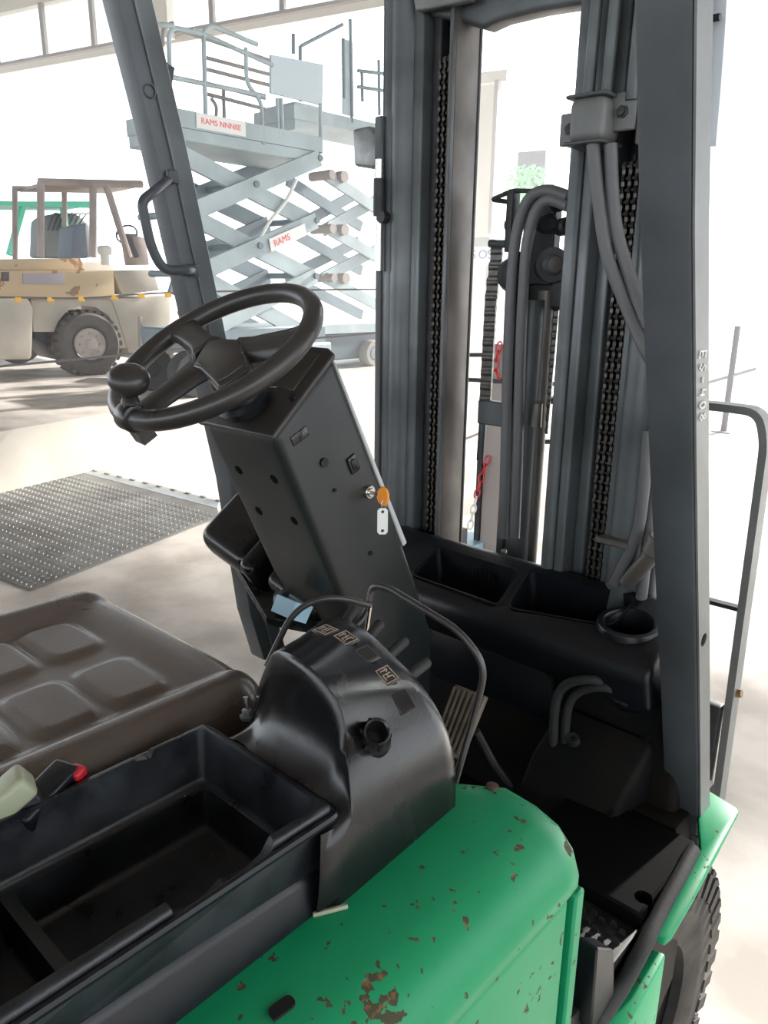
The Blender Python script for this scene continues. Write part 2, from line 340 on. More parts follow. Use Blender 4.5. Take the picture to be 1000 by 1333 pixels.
# ---- steering column
yz = [(.683, 1.418), (.80, 1.525), (.965, 1.20), (1.06, .99), (1.06, .62), (.97, .62), (.925, .95), (.81, 1.14)]
b = B(); prism(b, [(-.09, y, z) for y, z in yz], (.175, 0, 0)); bev(b, .014, 3)
colm = mat('satin black column cover', (.010, .013, .013), .42, rvar=.06, nscale=6, bump=.12, bscale=500)
cutters = []
RD = (V((0, .81, 1.14))-V((0, .683, 1.418))).normalized(); RN = V((0, RD.z, -RD.y)); RN = RN if RN.y < 0 else -RN
def rear(px, py): return PL(px, py, (0, .683, 1.418), RN)
for p in ((311, 612), (357, 624), (337, 665), (383, 678)):
    c = rear(*p); k = B(); cyl(k, c-RN*.02, c+RN*.03, .0085, seg=16); cutters.append(k)
me = carve(b, cutters); cc = obj('column_cover', me, colm, F)
for p in ((311, 612), (357, 624), (337, 665), (383, 678)):
    c = rear(*p); b = B(); cyl(b, c-RN*.019, c-RN*.012, .006, seg=6); obj('screw', b, steel, cc)
TD = (V((0, .80, 1.525))-V((0, .683, 1.418))).normalized(); TN = V((0, -TD.z, TD.y))
def top(x, t, h=0): return V((x, .683, 1.418))+TD*(t*.1586)+TN*h
# moulded lid with a lip, instrument window, round plug
b = B(); prism(b, [top(-.094, -.03, -.004), top(.089, -.03, -.004), top(.089, 1.0, -.004), top(.07, 1.06, -.004), top(-.07, 1.06, -.004), top(-.094, 1.0, -.004)], TN*.010); bev(b, .004, 3); obj('column_lid', b, mat('worn brown grey lid', (.030, .026, .023), .42, rvar=.1, nscale=14), F)
b = B(); prism(b, [top(.012, .50, .005), top(.066, .50, .005), top(.066, .97, .005), top(.012, .97, .005)], TN*.003); bev(b, .0012, 1); obj('instrument_panel', b, mat('brown tinted meter window', (.05, .045, .035), .22), F)
b = B(); cyl(b, top(.076, .42, .004), top(.076, .42, .010), .006); obj('plug', b, plastic, F)
def side(px, py, x=.085): return X(px, py, x)
SD = (V((0, .81, 1.14))-V((0, .683, 1.418))).normalized(); SF = V((0, -SD.z, SD.y)); SF = SF if SF.y > 0 else -SF
def onside(px, py, lx, ly, h=.004, x=.085):
    c = side(px, py, x); return box(B(), c, (h, lx, ly), (V((1, 0, 0)), SF, SD))
b = onside(390, 568, .034, .016); bev(b, .003, 2); obj('label_recess', b, gloss, cc, 'small dark glossy strip')
b = B(); c = side(421, 602); cyl(b, c-WE1*.002, c+WE1*.004, .0075); obj('indicator_lamp', b, gloss, cc)
b = onside(459, 604, .019, .030, .008); bev(b, .002, 2); s_ = obj('rocker_switch', b, gloss, cc)
b = onside(459, 604, .013, .02, .014); bev(b, .004, 2); obj('rocker', b, plastic, s_)
b = B(); c = side(435, 638); cyl(b, c, c+WE1*.003, .003); c = side(482, 720); cyl(b, c, c+WE1*.003, .004); obj('screw', b, hole, cc)
kc = side(479, 640); b = B(); cyl(b, kc-WE1*.003, kc+WE1*.007, .011); cyl(b, kc+WE1*.006, kc+WE1*.010, .008); bev(b, .001, 1); obj('ignition_switch', b, chrome, cc)
# added pale strip for the bright backlight along the column's front edge
b = B(); prism(b, [(.074, .800, 1.520), (.074, .808, 1.512), (.074, .978, 1.19), (.074, .968, 1.185)], (.010, 0, 0)); bev(b, .002, 1); obj('backlit_edge_strip', b, mat('pale strip for backlight', (.5, .52, .52), .4), F, 'pale strip for backlight')
# ---- key with tag
kt = thing('ignition_key', 'orange-headed key in the ignition with a small white tag hanging from it', 'key', kc+WE1*.01)
b = B(); beam(b, kc+WE1*.004, kc+WE1*.022, .002, .006); obj('key_blade', b, chrome, kt)
b = B(); c = kc+WE1*.030+V((0, .004, -.003)); lathe(b, [(.0, -.003), (.010, -.003), (.012, 0), (.010, .003), (0, .003)], c, (.2, -1, .1), 16)
bmesh.ops.scale(b, vec=(1, 1, 1.35), verts=b.verts[:], space=Matrix.Translation(-c)); obj('key_head', b, orange, kt)
tg = c+V((.003, -.004, -.020)); b = B(); tube(b, [c+V((.002, 0, -.008))+V((0, .006*math.cos(i*math.pi/6), .008*math.sin(i*math.pi/6)-.004)) for i in range(12)], .0007, 6, True); obj('key_ring', b, chrome, kt)
b = B(); hl, hw = .022, .0085; tc_ = tg+V((0, 0, -.020)); nx = V((.75, -.66, 0)).normalized(); rx = V((.66, .75, 0)).normalized()
pts = [(hw*s, z) for s, z in ((-1, -hl+.004), (-.6, -hl), (.6, -hl), (1, -hl+.004), (1, hl-.004), (.6, hl), (-.6, hl), (-1, hl-.004))]
prism(b, [tc_+rx*a+V((0, 0, z)) for a, z in pts], nx*.002)
k1_ = B(); cyl(k1_, tc_+V((0, 0, hl-.006))-nx*.01, tc_+V((0, 0, hl-.006))+nx*.01, .0028, seg=12); k2_ = B(); cyl(k2_, tc_-V((0, 0, hl-.006))-nx*.01, tc_-V((0, 0, hl-.006))+nx*.01, .0028, seg=12)
obj('key_tag', carve(b, [k1_, k2_]), white, kt)
# ---- lever housing left of the column, tilted like it
PD = V((0, .82, .57)).normalized(); PN = V((0, -.57, .82)).normalized(); PO = V((-.345, .845, 1.15))
def pod(x0, x1, l0, l1, h0, h1, bv, name, m, sx=0):
    b = B(); f = lambda x, l, h: PO+V((x-PO.x, 0, -.22*(x-PO.x)))+PD*l+PN*h
    prism(b, [f(x0, l0+sx, h0), f(x0, l0, h1), f(x0, l1, h1), f(x0, l1, h0)], V((x1-x0, 0, -.22*(x1-x0)))); bev(b, bv, 5); return obj(name, b, m, F)
pod(-.350, -.205, -.02, .13, -.060, .010, .028, 'lever_housing', gloss)
pod(-.212, -.175, -.024, .132, -.063, .014, .026, 'housing_band', gloss)
pod(-.150, -.02, -.015, .10, -.055, .004, .022, 'housing_cap', gloss)
b = B(); f = PO+V((.06, .02, -.05)); prism(b, [f+V((0, 0, 0)), f+V((.17, -.05, -.06)), f+V((.25, .02, -.08)), f+V((.10, .08, .0))], (0, 0, -.02)); bev(b, .006, 2); obj('under_shield', b, gloss, F)
b = B(); beam(b, (-.12, .86, 1.09), (-.02, .97, .93), .09, .05); beam(b, (-.08, .95, 1.02), (0, 1.02, .62), .12, .04); bev(b, .006, 2); obj('column_bracket', b, plastic, F)
b = B(); prism(b, [X(*p, .02) for p in ((386, 784), (378, 806), (398, 812), (408, 790))], (-.05, .0, 0)); obj('blue_tank', b, blueish, F, 'pale blue part below the column')
# ---- front pillars
def pillar(pts, sx, sy, m, name):
    b = B(); secs = []
    for (c, k) in pts:
        c = V(c); secs.append([b.verts.new(c+V((x*sx/2, y*sy/2*k, 0))) for x, y in ((-1, -1), (1, -1), (1, 1), (-1, 1))])
    for A, C_ in zip(secs, secs[1:]):
        for k in range(4): b.faces.new((A[k], A[(k+1) % 4], C_[(k+1) % 4], C_[k]))
    b.faces.new(secs[0][::-1]); b.faces.new(secs[-1]); bmesh.ops.recalc_face_normals(b, faces=b.faces[:]); return b
xr = .54
rp = [(X(925, 0, xr)+V((0, 0, 0)), 1), (X(920, 300, xr), 1), (X(920, 600, xr), 1), (X(922, 900, xr), 1), (X(922, 1100, xr), 1)]
ext = rp[0][0]+(rp[0][0]-rp[1][0])*1.2
rp = [(ext, 1)]+rp; rp = [(c+V((-.0325, -.023, 0)), k) for c, k in rp]
b = pillar(rp, .065, .046, pillar_m, 'p'); bev(b, .005, 2)
cut = []
for hpx in ((914, 832), (913, 1085)):
    c = X(*hpx, .54); k = B(); cyl(k, c-V((.03, 0, 0)), c+V((.03, 0, 0)), .011, seg=18); cut.append(k)
gp = obj('guard_pillar', carve(b, cut), pillar_m, F)
# outer face's grey sheen put into a lighter cover sheet
b = B(); secs = []
for (c, k) in rp: secs.append([b.verts.new(c+V((.0326, y, 0))) for y in (-.021, .023)])
me_pts = secs
for A, C_ in zip(secs, secs[1:]): b.faces.new((A[0], A[1], C_[1], C_[0]))
r_ = bmesh.ops.extrude_face_region(b, geom=b.faces[:]); bmesh.ops.translate(b, vec=(.003, 0, 0), verts=[v for v in r_['geom'] if isinstance(v, bmesh.types.BMVert)])
bmesh.ops.recalc_face_normals(b, faces=b.faces[:])
cut = []
for hpx in ((914, 832), (913, 1085)):
    c = X(*hpx, .54); k = B(); cyl(k, c-V((.03, 0, 0)), c+V((.03, 0, 0)), .0112, seg=18); cut.append(k)
obj('pillar_flange', carve(b, cut), pillar_l, gp, 'outer face with its sheen in a lighter grey')
# ES-408 by hand in white marker, reading down the outer face
glyph = {'E': [[(.9, 0), (0, 0), (0, 1), (.9, 1)], [(0, .5), (.7, .5)]], 'S': [[(.9, .9), (.4, 1), (.1, .75), (.8, .35), (.5, .02), (0, .15)]],
         '-': [[(.1, .5), (.8, .5)]], '4': [[(.15, 1), (.05, .45), (.95, .45)], [(.75, .8), (.7, 0)]], '0': [[(.5, 1), (.1, .7), (.15, .2), (.5, 0), (.9, .25), (.85, .75), (.5, 1)]],
         '8': [[(.5, .55), (.1, .8), (.5, 1), (.85, .8), (.5, .55), (.1, .25), (.5, 0), (.95, .25), (.5, .55)]]}
z0 = X(915, 457, .5435).z; z1 = X(915, 553, .5435).z; n = 6; b = B()
for i, ch in enumerate('ES-408'):
    zz = z0+(z1-z0)*(i/n); hh = abs(z1-z0)/n*.62; yc = X(915, 457+96*i/n, .5435).y
    for line in glyph[ch]:   # letters lie on their side: text runs downward, glyph up points to +Y
        tube(b, [V((.544, yc-.006+(g[1]-.5)*.020+.006, zz-g[0]*hh)) for g in line], .0014, 5)
obj('lettering', b, whitepaint, gp, 'hand-written white marking ES-408')
# left pillar
lp = [X(165, 0, -.54), X(214, 200, -.54), X(258, 400, -.54), X(306, 620, -.54), X(332, 790, -.54), X(350, 850, -.54)]
lp = [lp[0]+(lp[0]-lp[1])*1.3]+lp
b = pillar([(c, 1) for c in lp], .055, .075, pillar_m, 'p'); bev(b, .005, 2); gl = obj('guard_pillar', b, pillar_m, F)
b = pillar([(c+V((.02, .014, 0)), 1) for c in lp], .03, .040, pillar_m, 'p'); bev(b, .003, 1); obj('pillar_flange', b, mastp, gl)
def lx(px, py, x=-.50): return X(px, py, x)
b = B(); tube(b, rnd([lx(222, 232, -.51), lx(200, 250, -.47), lx(184, 262, -.47), lx(196, 320, -.47), lx(212, 352, -.47), lx(246, 352, -.47), lx(250, 352, -.50)], .035, 5), .0095, 12); gh = obj('grab_handle', b, pillar_m, gl)
for p in ((224, 230), (251, 352)):
    b = B(); c = lx(*p, -.502); mm(b, c-V((.004, .012, .012)), c+V((.006, .012, .012))); bev(b, .002, 1); obj('handle_bracket', b, pillar_m, gh)
b = B(); p0 = lx(202, 84, -.52); p1 = lx(217, 86, -.55); p2 = lx(210, 125, -.55); tube(b, [p0, p1], .006, 8); beam(b, p1+V((0, 0, .003)), p2, .012, .030, (0, 1, 0)); obj('hook_bracket', b, pillar_m, gl)
b = B(); c = lx(196, 118, -.508); tube(b, [c+V((0, .012*math.cos(i), .012*math.sin(i))) for i in [k*.5 for k in range(12)]], .0015, 6, True); obj('boss', b, mastp, gl)
# ---- dashboard with two open bins and a cup holder
DD = V((0, .9615, .275)); DN = V((0, -.275, .9615)); DO = V((0, 1.21, 1.0))
def dp(px, py, h=0): return PL(px, py, DO, DN)+DN*h
b = B(); sec = [(1.385, 1.052), (1.235, 1.009), (1.205, .992), (1.195, .965), (1.215, .90), (1.30, .88), (1.40, .90), (1.41, 1.04)]
vs0 = [V((-.235, y, z)) for y, z in sec]; prism(b, vs0, (.69, 0, 0))
for v in b.verts:
    if v.co.x < 0: v.co.x -= (v.co.y-1.2)*.40
bev(b, .012, 3)
cut = []
def bincut(pp, depth, taper=.9, r=.016):
    k = B(); c = sum((V(p) for p in pp), V())/4; up = [p+DN*.05 for p in pp]; dn = [c+(p-c)*taper-V((0, 0, depth)) for p in pp]
    a = [k.verts.new(p) for p in up]; m_ = [k.verts.new(p) for p in dn]
    k.faces.new(a); k.faces.new(m_[::-1])
    for i in range(4): k.faces.new((a[(i+1) % 4], a[i], m_[i], m_[(i+1) % 4]))
    bmesh.ops.recalc_face_normals(k, faces=k.faces[:]); bev(k, r, 3); return k
cut.append(bincut([dp(533, 747), dp(573, 709), dp(681, 741), dp(650, 789)], .10))
cut.append(bincut([dp(660, 791), dp(692, 740), dp(836, 774), dp(795, 815)], .10))
CU = PL(820, 812, DO, DN); k = B(); cyl(k, CU-V((0, 0, .095)), CU+V((0, 0, .1)), .040, .046, 32); cut.append(k)
dm = carve(b, cut); dash = obj('dashboard', dm, plastic, F, smooth=45)
for (q_, nm) in (((dp(533, 747), dp(573, 709), dp(681, 741), dp(650, 789)), 'bin_rim'), ((dp(660, 791), dp(692, 740), dp(836, 774), dp(795, 815)), 'bin_rim')):
    b = B(); c_ = rnd([q_[0]*.5+q_[1]*.5, q_[1], q_[2], q_[3], q_[0], q_[0]*.5+q_[1]*.5], .02, 5)[:-1]; tube(b, c_, .0022, 6, True); obj(nm, b, plastic, dash)
b = B(); lathe(b, [(.030, -.165), (.048, -.15), (.056, -.11), (.061, -.03), (.0605, .001), (.058, .005), (.0485, .005), (.0455, .001), (.041, -.09), (.0, -.09)], CU, (0, -.12, 1), 40); obj('cup_holder', b, plastic, dash)
# block that joins cup holder and pillar, with its rounded underside
b = B(); prism(b, [V((.36, CU.y-.045, 1.003)), V((.475, CU.y-.02, 1.016)), V((.482, 1.39, 1.058)), V((.36, 1.39, 1.05))], (0, 0, -.16)); bev(b, .030, 5)
k = B(); cyl(k, CU-V((0, 0, .089)), CU+V((0, 0, .1)), .041, .0455, 32); obj('end_block', carve(b, [k]), plastic, dash, smooth=50)
for p in ((656, 718), (795, 752)):
    c = dp(*p); b = B(); cyl(b, c-DN*.004, c+DN*.004, .007); bev(b, .002, 2); obj('cap_screw', b, steel, dash)
# fine vents in the left bin
for i in range(9):
    c = dp(618+i*3.2, 729+i*1.0)-V((0, 0, .03)); b = B(); mm(b, c-V((.0012, .0, .012)), c+V((.0012, .004, .012))); obj('vent_slat', b, plastic, dash)
# knee panel and firewall below
b = B(); mm(b, (-.50, 1.26, .40), (.505, 1.34, .95)); bev(b, .02, 3); fw_ = obj('firewall', b, dusty, F)
b = B(); pts = rnd([Y(*p, 1.245) for p in ((500, 790), (560, 800), (690, 860), (716, 880), (718, 940), (560, 880), (500, 830), (500, 790))], .03)[:-1]; prism(b, pts, (0, .03, 0)); bev(b, .005, 2); obj('access_cover', b, plastic, fw_)
b = B(); mm(b, (-.50, .55, .50), (.34, 1.40, .55)); bev(b, .005, 1); obj('floor_board', b, dusty, F)
# covered box on the floor beside the pedals
bt = [Y(690, 982, 1.17), Y(730, 915, 1.24), Y(832, 937, 1.26), Y(802, 1000, 1.19)]
b = B(); prism(b, [bt[0], bt[0]+V((-.04, -.06, -.24)), bt[1]+V((0, .08, -.36)), bt[1]], V((.19, .02, -.01))); bev(b, .012, 3); bx_ = obj('valve_cover', b, dusty, F)
b = B(); c = (bt[0]+bt[1])/2+V((.06, -.0, .004)); lathe(b, [(.013, -.01), (.012, .004), (.006, .004), (.006, -.004), (0, -.004)], c, (0, -.5, .85), 18); obj('bolt', b, mastd, bx_)
for i, o_ in enumerate(((0, 0, 0), (.02, .01, -.012))):
    b = B(); o_ = V(o_); tube(b, spl([Y(722, 1010, 1.2)+o_, Y(722, 930, 1.2)+o_, Y(735, 893, 1.2)+o_, Y(775, 885, 1.2)+o_, Y(800, 905, 1.25)+o_, Y(835, 935, 1.3)+o_], 8), .009, 10); obj('hose', b, rubber, F)
# side plate between box and pillar, step well
b = B(); prism(b, [(.40, 1.13, .62), (.40, 1.40, .62), (.44, 1.40, 1.0), (.44, 1.30, .9)], (.015, 0, 0)); bev(b, .004, 1); obj('side_plate', b, dusty, F)
b = B(); mm(b, (.33, .66, .620), (.566, .992, .664)); bev(b, .005, 2); stp = obj('step', b, mastd, F)
b = B()
for i in range(7):
    for j in range(13):
        c = V((.445+i*.0175, .70+j*.022+(.006 if i % 2 else 0), .664)); vs_ = [b.verts.new(c+V(q)) for q in ((-.006, -.002, 0), (.006, -.002, 0), (.006, .002, 0), (-.006, .002, 0))]; vt = [b.verts.new(c+V(q)) for q in ((-.004, 0, .010), (.004, 0, .010))]
        b.faces.new((vs_[0], vs_[1], vt[1], vt[0])); b.faces.new((vs_[2], vs_[3], vt[0], vt[1])); b.faces.new((vs_[1], vs_[2], vt[1])); b.faces.new((vs_[3], vs_[0], vt[0]))
obj('grip_teeth', b, rubber, stp, kind='stuff')
pit_m = mat('shade black floor plate', (.0025, .0025, .003), .7, spec=.1); hc_ = Z(838, 1168, .690); b = B(); mm(b, (.33, .992, .56), (.563, 1.22, .690)); bev(b, .004, 1); k = B(); cyl(k, hc_-V((0, 0, .05)), hc_+V((0, 0, .05)), .0145, seg=24); obj('sill_box', carve(b, [k]), pit_m, F); b = B(); mm(b, (.33, 1.225, .56), (.525, 1.42, .691)); bev(b, .008, 2); k = B(); c = Z(832, 1172, .692)+V((0, .5, 0)); cyl(k, c-V((0, 0, .05)), c+V((0, 0, .05)), .0145, seg=24); obj('step_well', carve(b, [k]), dusty, F)  # sill box blackened, the step well's shade put into its colour
# accelerator pedal
pc = [Y(592, 890, .99), Y(632, 906, .99), Y(598, 990, .90), Y(562, 972, .90)]
b = B(); prism(b, pc, (0, .012, -.008)); bev(b, .003, 2); ped = obj('accelerator_pedal', b, pedalm, F)
for i in range(6):
    t = (i+.5)/6; a = pc[0]*(1-t)+pc[1]*t; c = pc[3]*(1-t)+pc[2]*t; b = B(); n_ = V((0, -.55, .83)); beam(b, a*.94+c*.06+n_*.003, c*.94+a*.06+n_*.003, .0045, .006, n_); obj('pedal_rib', b, pedalm, ped)
b = B(); tube(b, rnd([(pc[1]+pc[2])/2+V((0, .01, -.01)), (pc[1]+pc[2])/2+V((.01, .06, -.1)), V((.2, 1.2, .62))], .04), .007, 8); obj('pedal_arm', b, mastd, ped)

# ---- seat
ZS = 1.135
def seat_h(x, y):
    def sm(a, c, t): t = max(0, min(1, (t-a)/(c-a))); return t*t*(3-2*t)
    h = 0
    h += max(.019*sm(.145, .190, abs(x)), .010*sm(.450, .51, y))
    d = max(abs(x)-.195, 0)/.045; e = max(y-.515, 0)/.055; q = min(1, math.hypot(d, e)); h -= .080*(1-math.sqrt(max(0, 1-q*q)))
    for cx_ in (-.082, .080):
        for cy_ in (.420, .330, .235, .14, .045):
            ax_ = .060; ay_ = .040
            u = abs(x-cx_)/ax_; v = abs(y-cy_)/ay_; k = (u**5+v**5)**.2
            h += .0065*(1-sm(.80, 1.10, k))
    h -= .012*math.exp(-(x/.017)**2)*sm(.5, .44, y) if False else 0
    return h
b = B()
def seat_f(u, v):
    x = -.24+.48*u; y = -.22+.79*v; yy = y
    lim = .575-.035*(abs(x)/.24)**6; y = -.22+(lim+.22)*v
    return V((x, y, ZS+seat_h(x, yy)))
grid(b, seat_f, 110, 150)
bd = [e for e in b.edges if e.is_boundary]; ex = bmesh.ops.extrude_edge_only(b, edges=bd); nv = [g for g in ex['geom'] if isinstance(g, bmesh.types.BMVert)]
for v in nv: v.co.z = 1.03; v.co.x *= .97; v.co.y = min(v.co.y, .54)
obj('seat_cushion', b, vinyl, F, smooth=60)
b = B(); mm(b, (-.22, -.3, .93), (.23, .53, 1.04)); bev(b, .02, 3); obj('seat_base', b, dusty, F)
b = B(); mm(b, (-.28, -.45, .60), (.27, .46, .95)); bev(b, .03, 3); obj('engine_hood', b, greenp, F)

# ---- side console: platform, tray, hump with icons
b = B(); prof = [(.262, 1.138), (.474, 1.138), (.481, 1.132), (.4915, 1.06), (.4935, 1.02), (.262, 1.02)]
prism(b, [V((x, -.30, z)) for x, z in prof], (0, .905, 0))
for v in b.verts:
    if v.co.y > .5 and v.co.x > .47: v.co.x -= .010
    if v.co.y > .5 and v.co.z > 1.1: v.co.z -= .05
bev(b, .006, 2); k = B(); mm(k, (.274, -.4, 1.02), (.470, .412, 1.3)); cons = obj('side_console', carve(b, [k]), plastic, F)
# hump: lofted arch, rear edge y .47, front edge y .60, with a vertical rear wall
R0 = [(.277, 1.13), (.290, 1.18), (.306, 1.218), (.328, 1.244), (.364, 1.252), (.406, 1.244), (.437, 1.222), (.453, 1.196), (.472, 1.172), (.486, 1.14), (.4925, 1.08), (.4915, 1.03)]
F0 = [(.246, 1.10), (.248, 1.175), (.258, 1.212), (.298, 1.234), (.342, 1.231), (.385, 1.214), (.420, 1.198), (.447, 1.178), (.468, 1.150), (.480, 1.115), (.4835, 1.07), (.4825, 1.02)]
def hump_y(i, t, j):
    # rear wall leans: the low right end of the rear edge comes nearer the tray
    yr = [.478, .480, .482, .478, .474, .472, .470, .462, .450, .440, .43, .42][i]
    return yr+(.603-yr)*t
def cr(P, n):
    out = []; Q = [(2*P[0][0]-P[1][0], 2*P[0][1]-P[1][1])]+P+[(2*P[-1][0]-P[-2][0], 2*P[-1][1]-P[-2][1])]
    for i in range(1, len(Q)-2):
        for k in range(n):
            t = k/n; out.append(tuple(.5*(2*Q[i][d]+(Q[i+1][d]-Q[i-1][d])*t+(2*Q[i-1][d]-5*Q[i][d]+4*Q[i+1][d]-Q[i+2][d])*t*t+(3*Q[i][d]-Q[i-1][d]-3*Q[i+1][d]+Q[i+2][d])*t**3) for d in (0, 1)))
    return out+[P[-1]]
Rr = cr(R0, 3); Fr = cr(F0, 3); yrs = [.478, .480, .482, .478, .474, .472, .470, .462, .450, .440, .43, .42]
yy_ = [v for v, _ in cr([(y, 0) for y in yrs], 3)]
b = B(); rings = []; NT = 10
for j in range(NT+5):
    ring = []
    if j < 2: t, sh = 0, (.010, .003)[j]          # rounded rear edge
    elif j > NT+1: t, sh = 1, (.003, .008, .016)[j-NT-2]
    else: t, sh = (j-2)/(NT-1), 0
    for i in range(len(Rr)):
        x = Rr[i][0]*(1-t)+Fr[i][0]*t; z = Rr[i][1]*(1-t)+Fr[i][1]*t; y = yy_[i]+(.603-yy_[i])*t
        if j < 2: y -= (0, .0)[j]; y += (-.004, -.002)[j]
        if j > NT+1: y += (.003, .006, .007)[j-NT-2]
        cx_, cz_ = .37, 1.08
        dl = math.hypot(x-cx_, z-cz_); k = (dl-sh*(1 if x < .455 or z > 1.19 else 0 if j < 2 else 1))/dl
        ring.append(b.verts.new((cx_+(x-cx_)*k, y, cz_+(z-cz_)*k)))
    rings.append(ring)
for A, C_ in zip(rings, rings[1:]):
    for k in range(len(A)-1): b.faces.new((A[k], A[k+1], C_[k+1], C_[k]))
b.faces.new(rings[-1]); b.faces.new([r[0] for r in rings]); b.faces.new([r[-1] for r in rings][::-1])
cols = []
for v0 in rings[0]:
    cl_ = [v0]
    for q in range(1, 13):
        v = q/12; z = v0.co.z*(1-v)+1.1385*v if v0.co.z > 1.1385 else v0.co.z
        cl_.append(b.verts.new((v0.co.x-.006*v**3*(1 if v0.co.x > .4 else 0), v0.co.y-.001-(.034*v**3.5 if v0.co.z > 1.1385 else .034*v), z)))
    cols.append(cl_)
for A, C_ in zip(cols, cols[1:]):
    for k in range(12): b.faces.new((A[k], A[k+1], C_[k+1], C_[k]))
bmesh.ops.recalc_face_normals(b, faces=b.faces[:])
hump = obj('control_hump', b, gloss, F, smooth=50)
# embossed icons over the curved face
def face_pt(px, py, lift=.001):
    # point on the hump surface met by the sight line (front/rear profile blend)
    d = ray(px, py); best = None
    for s in range(300, 900, 1):
        P = CAM+d*(s/1000)
        if not (.2 < P.x < .5 and .44 < P.y < .61): continue
        for i in range(len(Rr)-1):
            t = (P.y-yy_[i])/(.603-yy_[i]); t = max(0, min(1, t))
            xa = Rr[i][0]*(1-t)+Fr[i][0]*t; xb = Rr[i+1][0]*(1-t)+Fr[i+1][0]*t
            if xa <= P.x <= xb:
                za = Rr[i][1]*(1-t)+Fr[i][1]*t; zb = Rr[i+1][1]*(1-t)+Fr[i+1][1]*t
                zz = za+(zb-za)*(P.x-xa)/max(1e-6, xb-xa)
                if P.z < zz: 
                    nr = V((-(zb-za), 0, xb-xa)).normalized(); return V((P.x, P.y, zz)), nr
    return CAM+d*.6, V((0, 0, 1))
for i, (px, py, full) in enumerate(((424, 822, 2), (450, 832, 2), (477, 853, 1), (503, 880, 2), (524, 914, 0))):
    c, nr = face_pt(px, py); tx = V((nr.z, 0, -nr.x)); ty = V((0, 1, 0)); b = B()
    box(b, c+nr*.0006, (.024, .024, .003), (tx, ty, nr)); bev(b, .001, 1)
    ic = obj('icon_plate', b, iconb if full else gloss, hump)
    b = B()
    for s in (-1, 1): box(b, c+nr*.0024+tx*.0095*s, (.0008, .02, .0006), (tx, ty, nr)); box(b, c+nr*.0024+ty*.0095*s, (.02, .0008, .0006), (tx, ty, nr))
    if full == 2:   # up and down arrows beside a fork mark
        for (a0, b0, a1, b1) in ((-.006, -.005, -.006, .005), (-.006, .005, -.003, .002), (-.006, .005, -.008, .002), (-.001, -.006, -.001, .006), (-.001, -.006, .006, -.006), (.003, -.003, .003, .006), (.003, .006, .007, .006), (-.001, 0, .003, 0)):
            beam(b, c+nr*.0024+tx*a0+ty*b0, c+nr*.0024+tx*a1+ty*b1, .0011, .0006, nr)
    if full: obj('icon_symbol', b, iconm if full == 2 else mastb, hump)
    else: b.free()
# lever stubs behind the hump
for a, c in (((446, 815), (461, 793)), ((478, 832), (495, 812)), ((508, 852), (527, 834)), ((536, 878), (556, 862))):
    b = B(); q0 = Y(*a, .615); q1 = Y(*c, .655); cyl(b, q0+(q0-q1)*.8, q1, .006, .007, 12); bev(b, .002, 1); lv = obj('hydraulic_lever', b, rubber, F, 'grey hydraulic lever stub')
# socket knob and toggle
c, nr = face_pt(486, 962); nr = V((.55, -.35, .75)).normalized()
b = B(); lathe(b, [(.020, -.004), (.018, .002), (.014, .003), (.014, .022), (.0125, .024), (.0105, .022), (.010, .004), (0, .004)], c, nr, 28); sk = obj('round_socket', b, gloss, F)
for k_ in range(6):
    a = k_*math.pi/3; u_ = nr.orthogonal().normalized(); w_ = nr.cross(u_); b = B(); p = c+u_*.0145*math.cos(a)+w_*.0145*math.sin(a); beam(b, p+nr*.004, p+nr*.016, .004, .003, u_); obj('grip_rib', b, gloss, sk)
tg0 = Z(322, 935, 1.14); b = B(); lathe(b, [(.009, 0), (.009, .004), (.006, .0045), (.006, .011), (.0045, .012), (0, .012)], tg0, (0, 0, 1), 6)
ts = obj('toggle_switch', b, steel, F, 'small chrome toggle switch'); b = B(); tube(b, [tg0+V((0, 0, .01)), tg0+V((-.003, .001, .026))], [.0022, .0034], 10); obj('toggle', b, chrome, ts)
for px, py in ((345, 975), (372, 985)):
    b = B(); c = Z(px, py, 1.141); mm(b, c-V((.011, .004, .004)), c+V((.006, .005, .006))); bev(b, .001, 1); obj('latch', b, plastic, cons)
# tray
TX0, TX1, TY1, TZ = .266, .474, .424, 1.157
b = B(); prism(b, [(TX0, -.32, TZ), (TX1, -.32, TZ), (TX1, -.32, 1.03), (TX0, -.32, 1.03)], (0, TY1+.32, 0))
for v in b.verts:
    if v.co.z < 1.1: v.co.x = TX0+.012 if v.co.x < .37 else TX1-.006
bev(b, .006, 2)
def cav(x0, x1, y0, y1, z1, tp=.012, rr=.008, z0=1.2):
    k = B(); up = [V((x0, y0, z0)), V((x1, y0, z0)), V((x1, y1, z0)), V((x0, y1, z0))]; dn = [V((x0+tp, y0, z1)), V((x1-tp, y0, z1)), V((x1-tp, y1-tp, z1)), V((x0+tp, y1-tp, z1))]
    a = [k.verts.new(p) for p in up]; m_ = [k.verts.new(p) for p in dn]; k.faces.new(a); k.faces.new(m_[::-1])
    for i in range(4): k.faces.new((a[(i+1) % 4], a[i], m_[i], m_[(i+1) % 4]))
    bmesh.ops.recalc_face_normals(k, faces=k.faces[:]); bev(k, rr, 3); return k
cuts = [cav(TX0+.003, TX1-.003, .118, TY1-.003, 1.097, .016), cav(.290, TX1-.012, .195, TY1-.016, 1.052, .010), cav(.283, TX1-.014, .128, .188, 1.062, .006, .005)]
def notch(path, z, x0, x1):
    k = B(); prism(k, [V((x0, y, zz)) for y, zz in path], (x1-x0, 0, 0)); return k
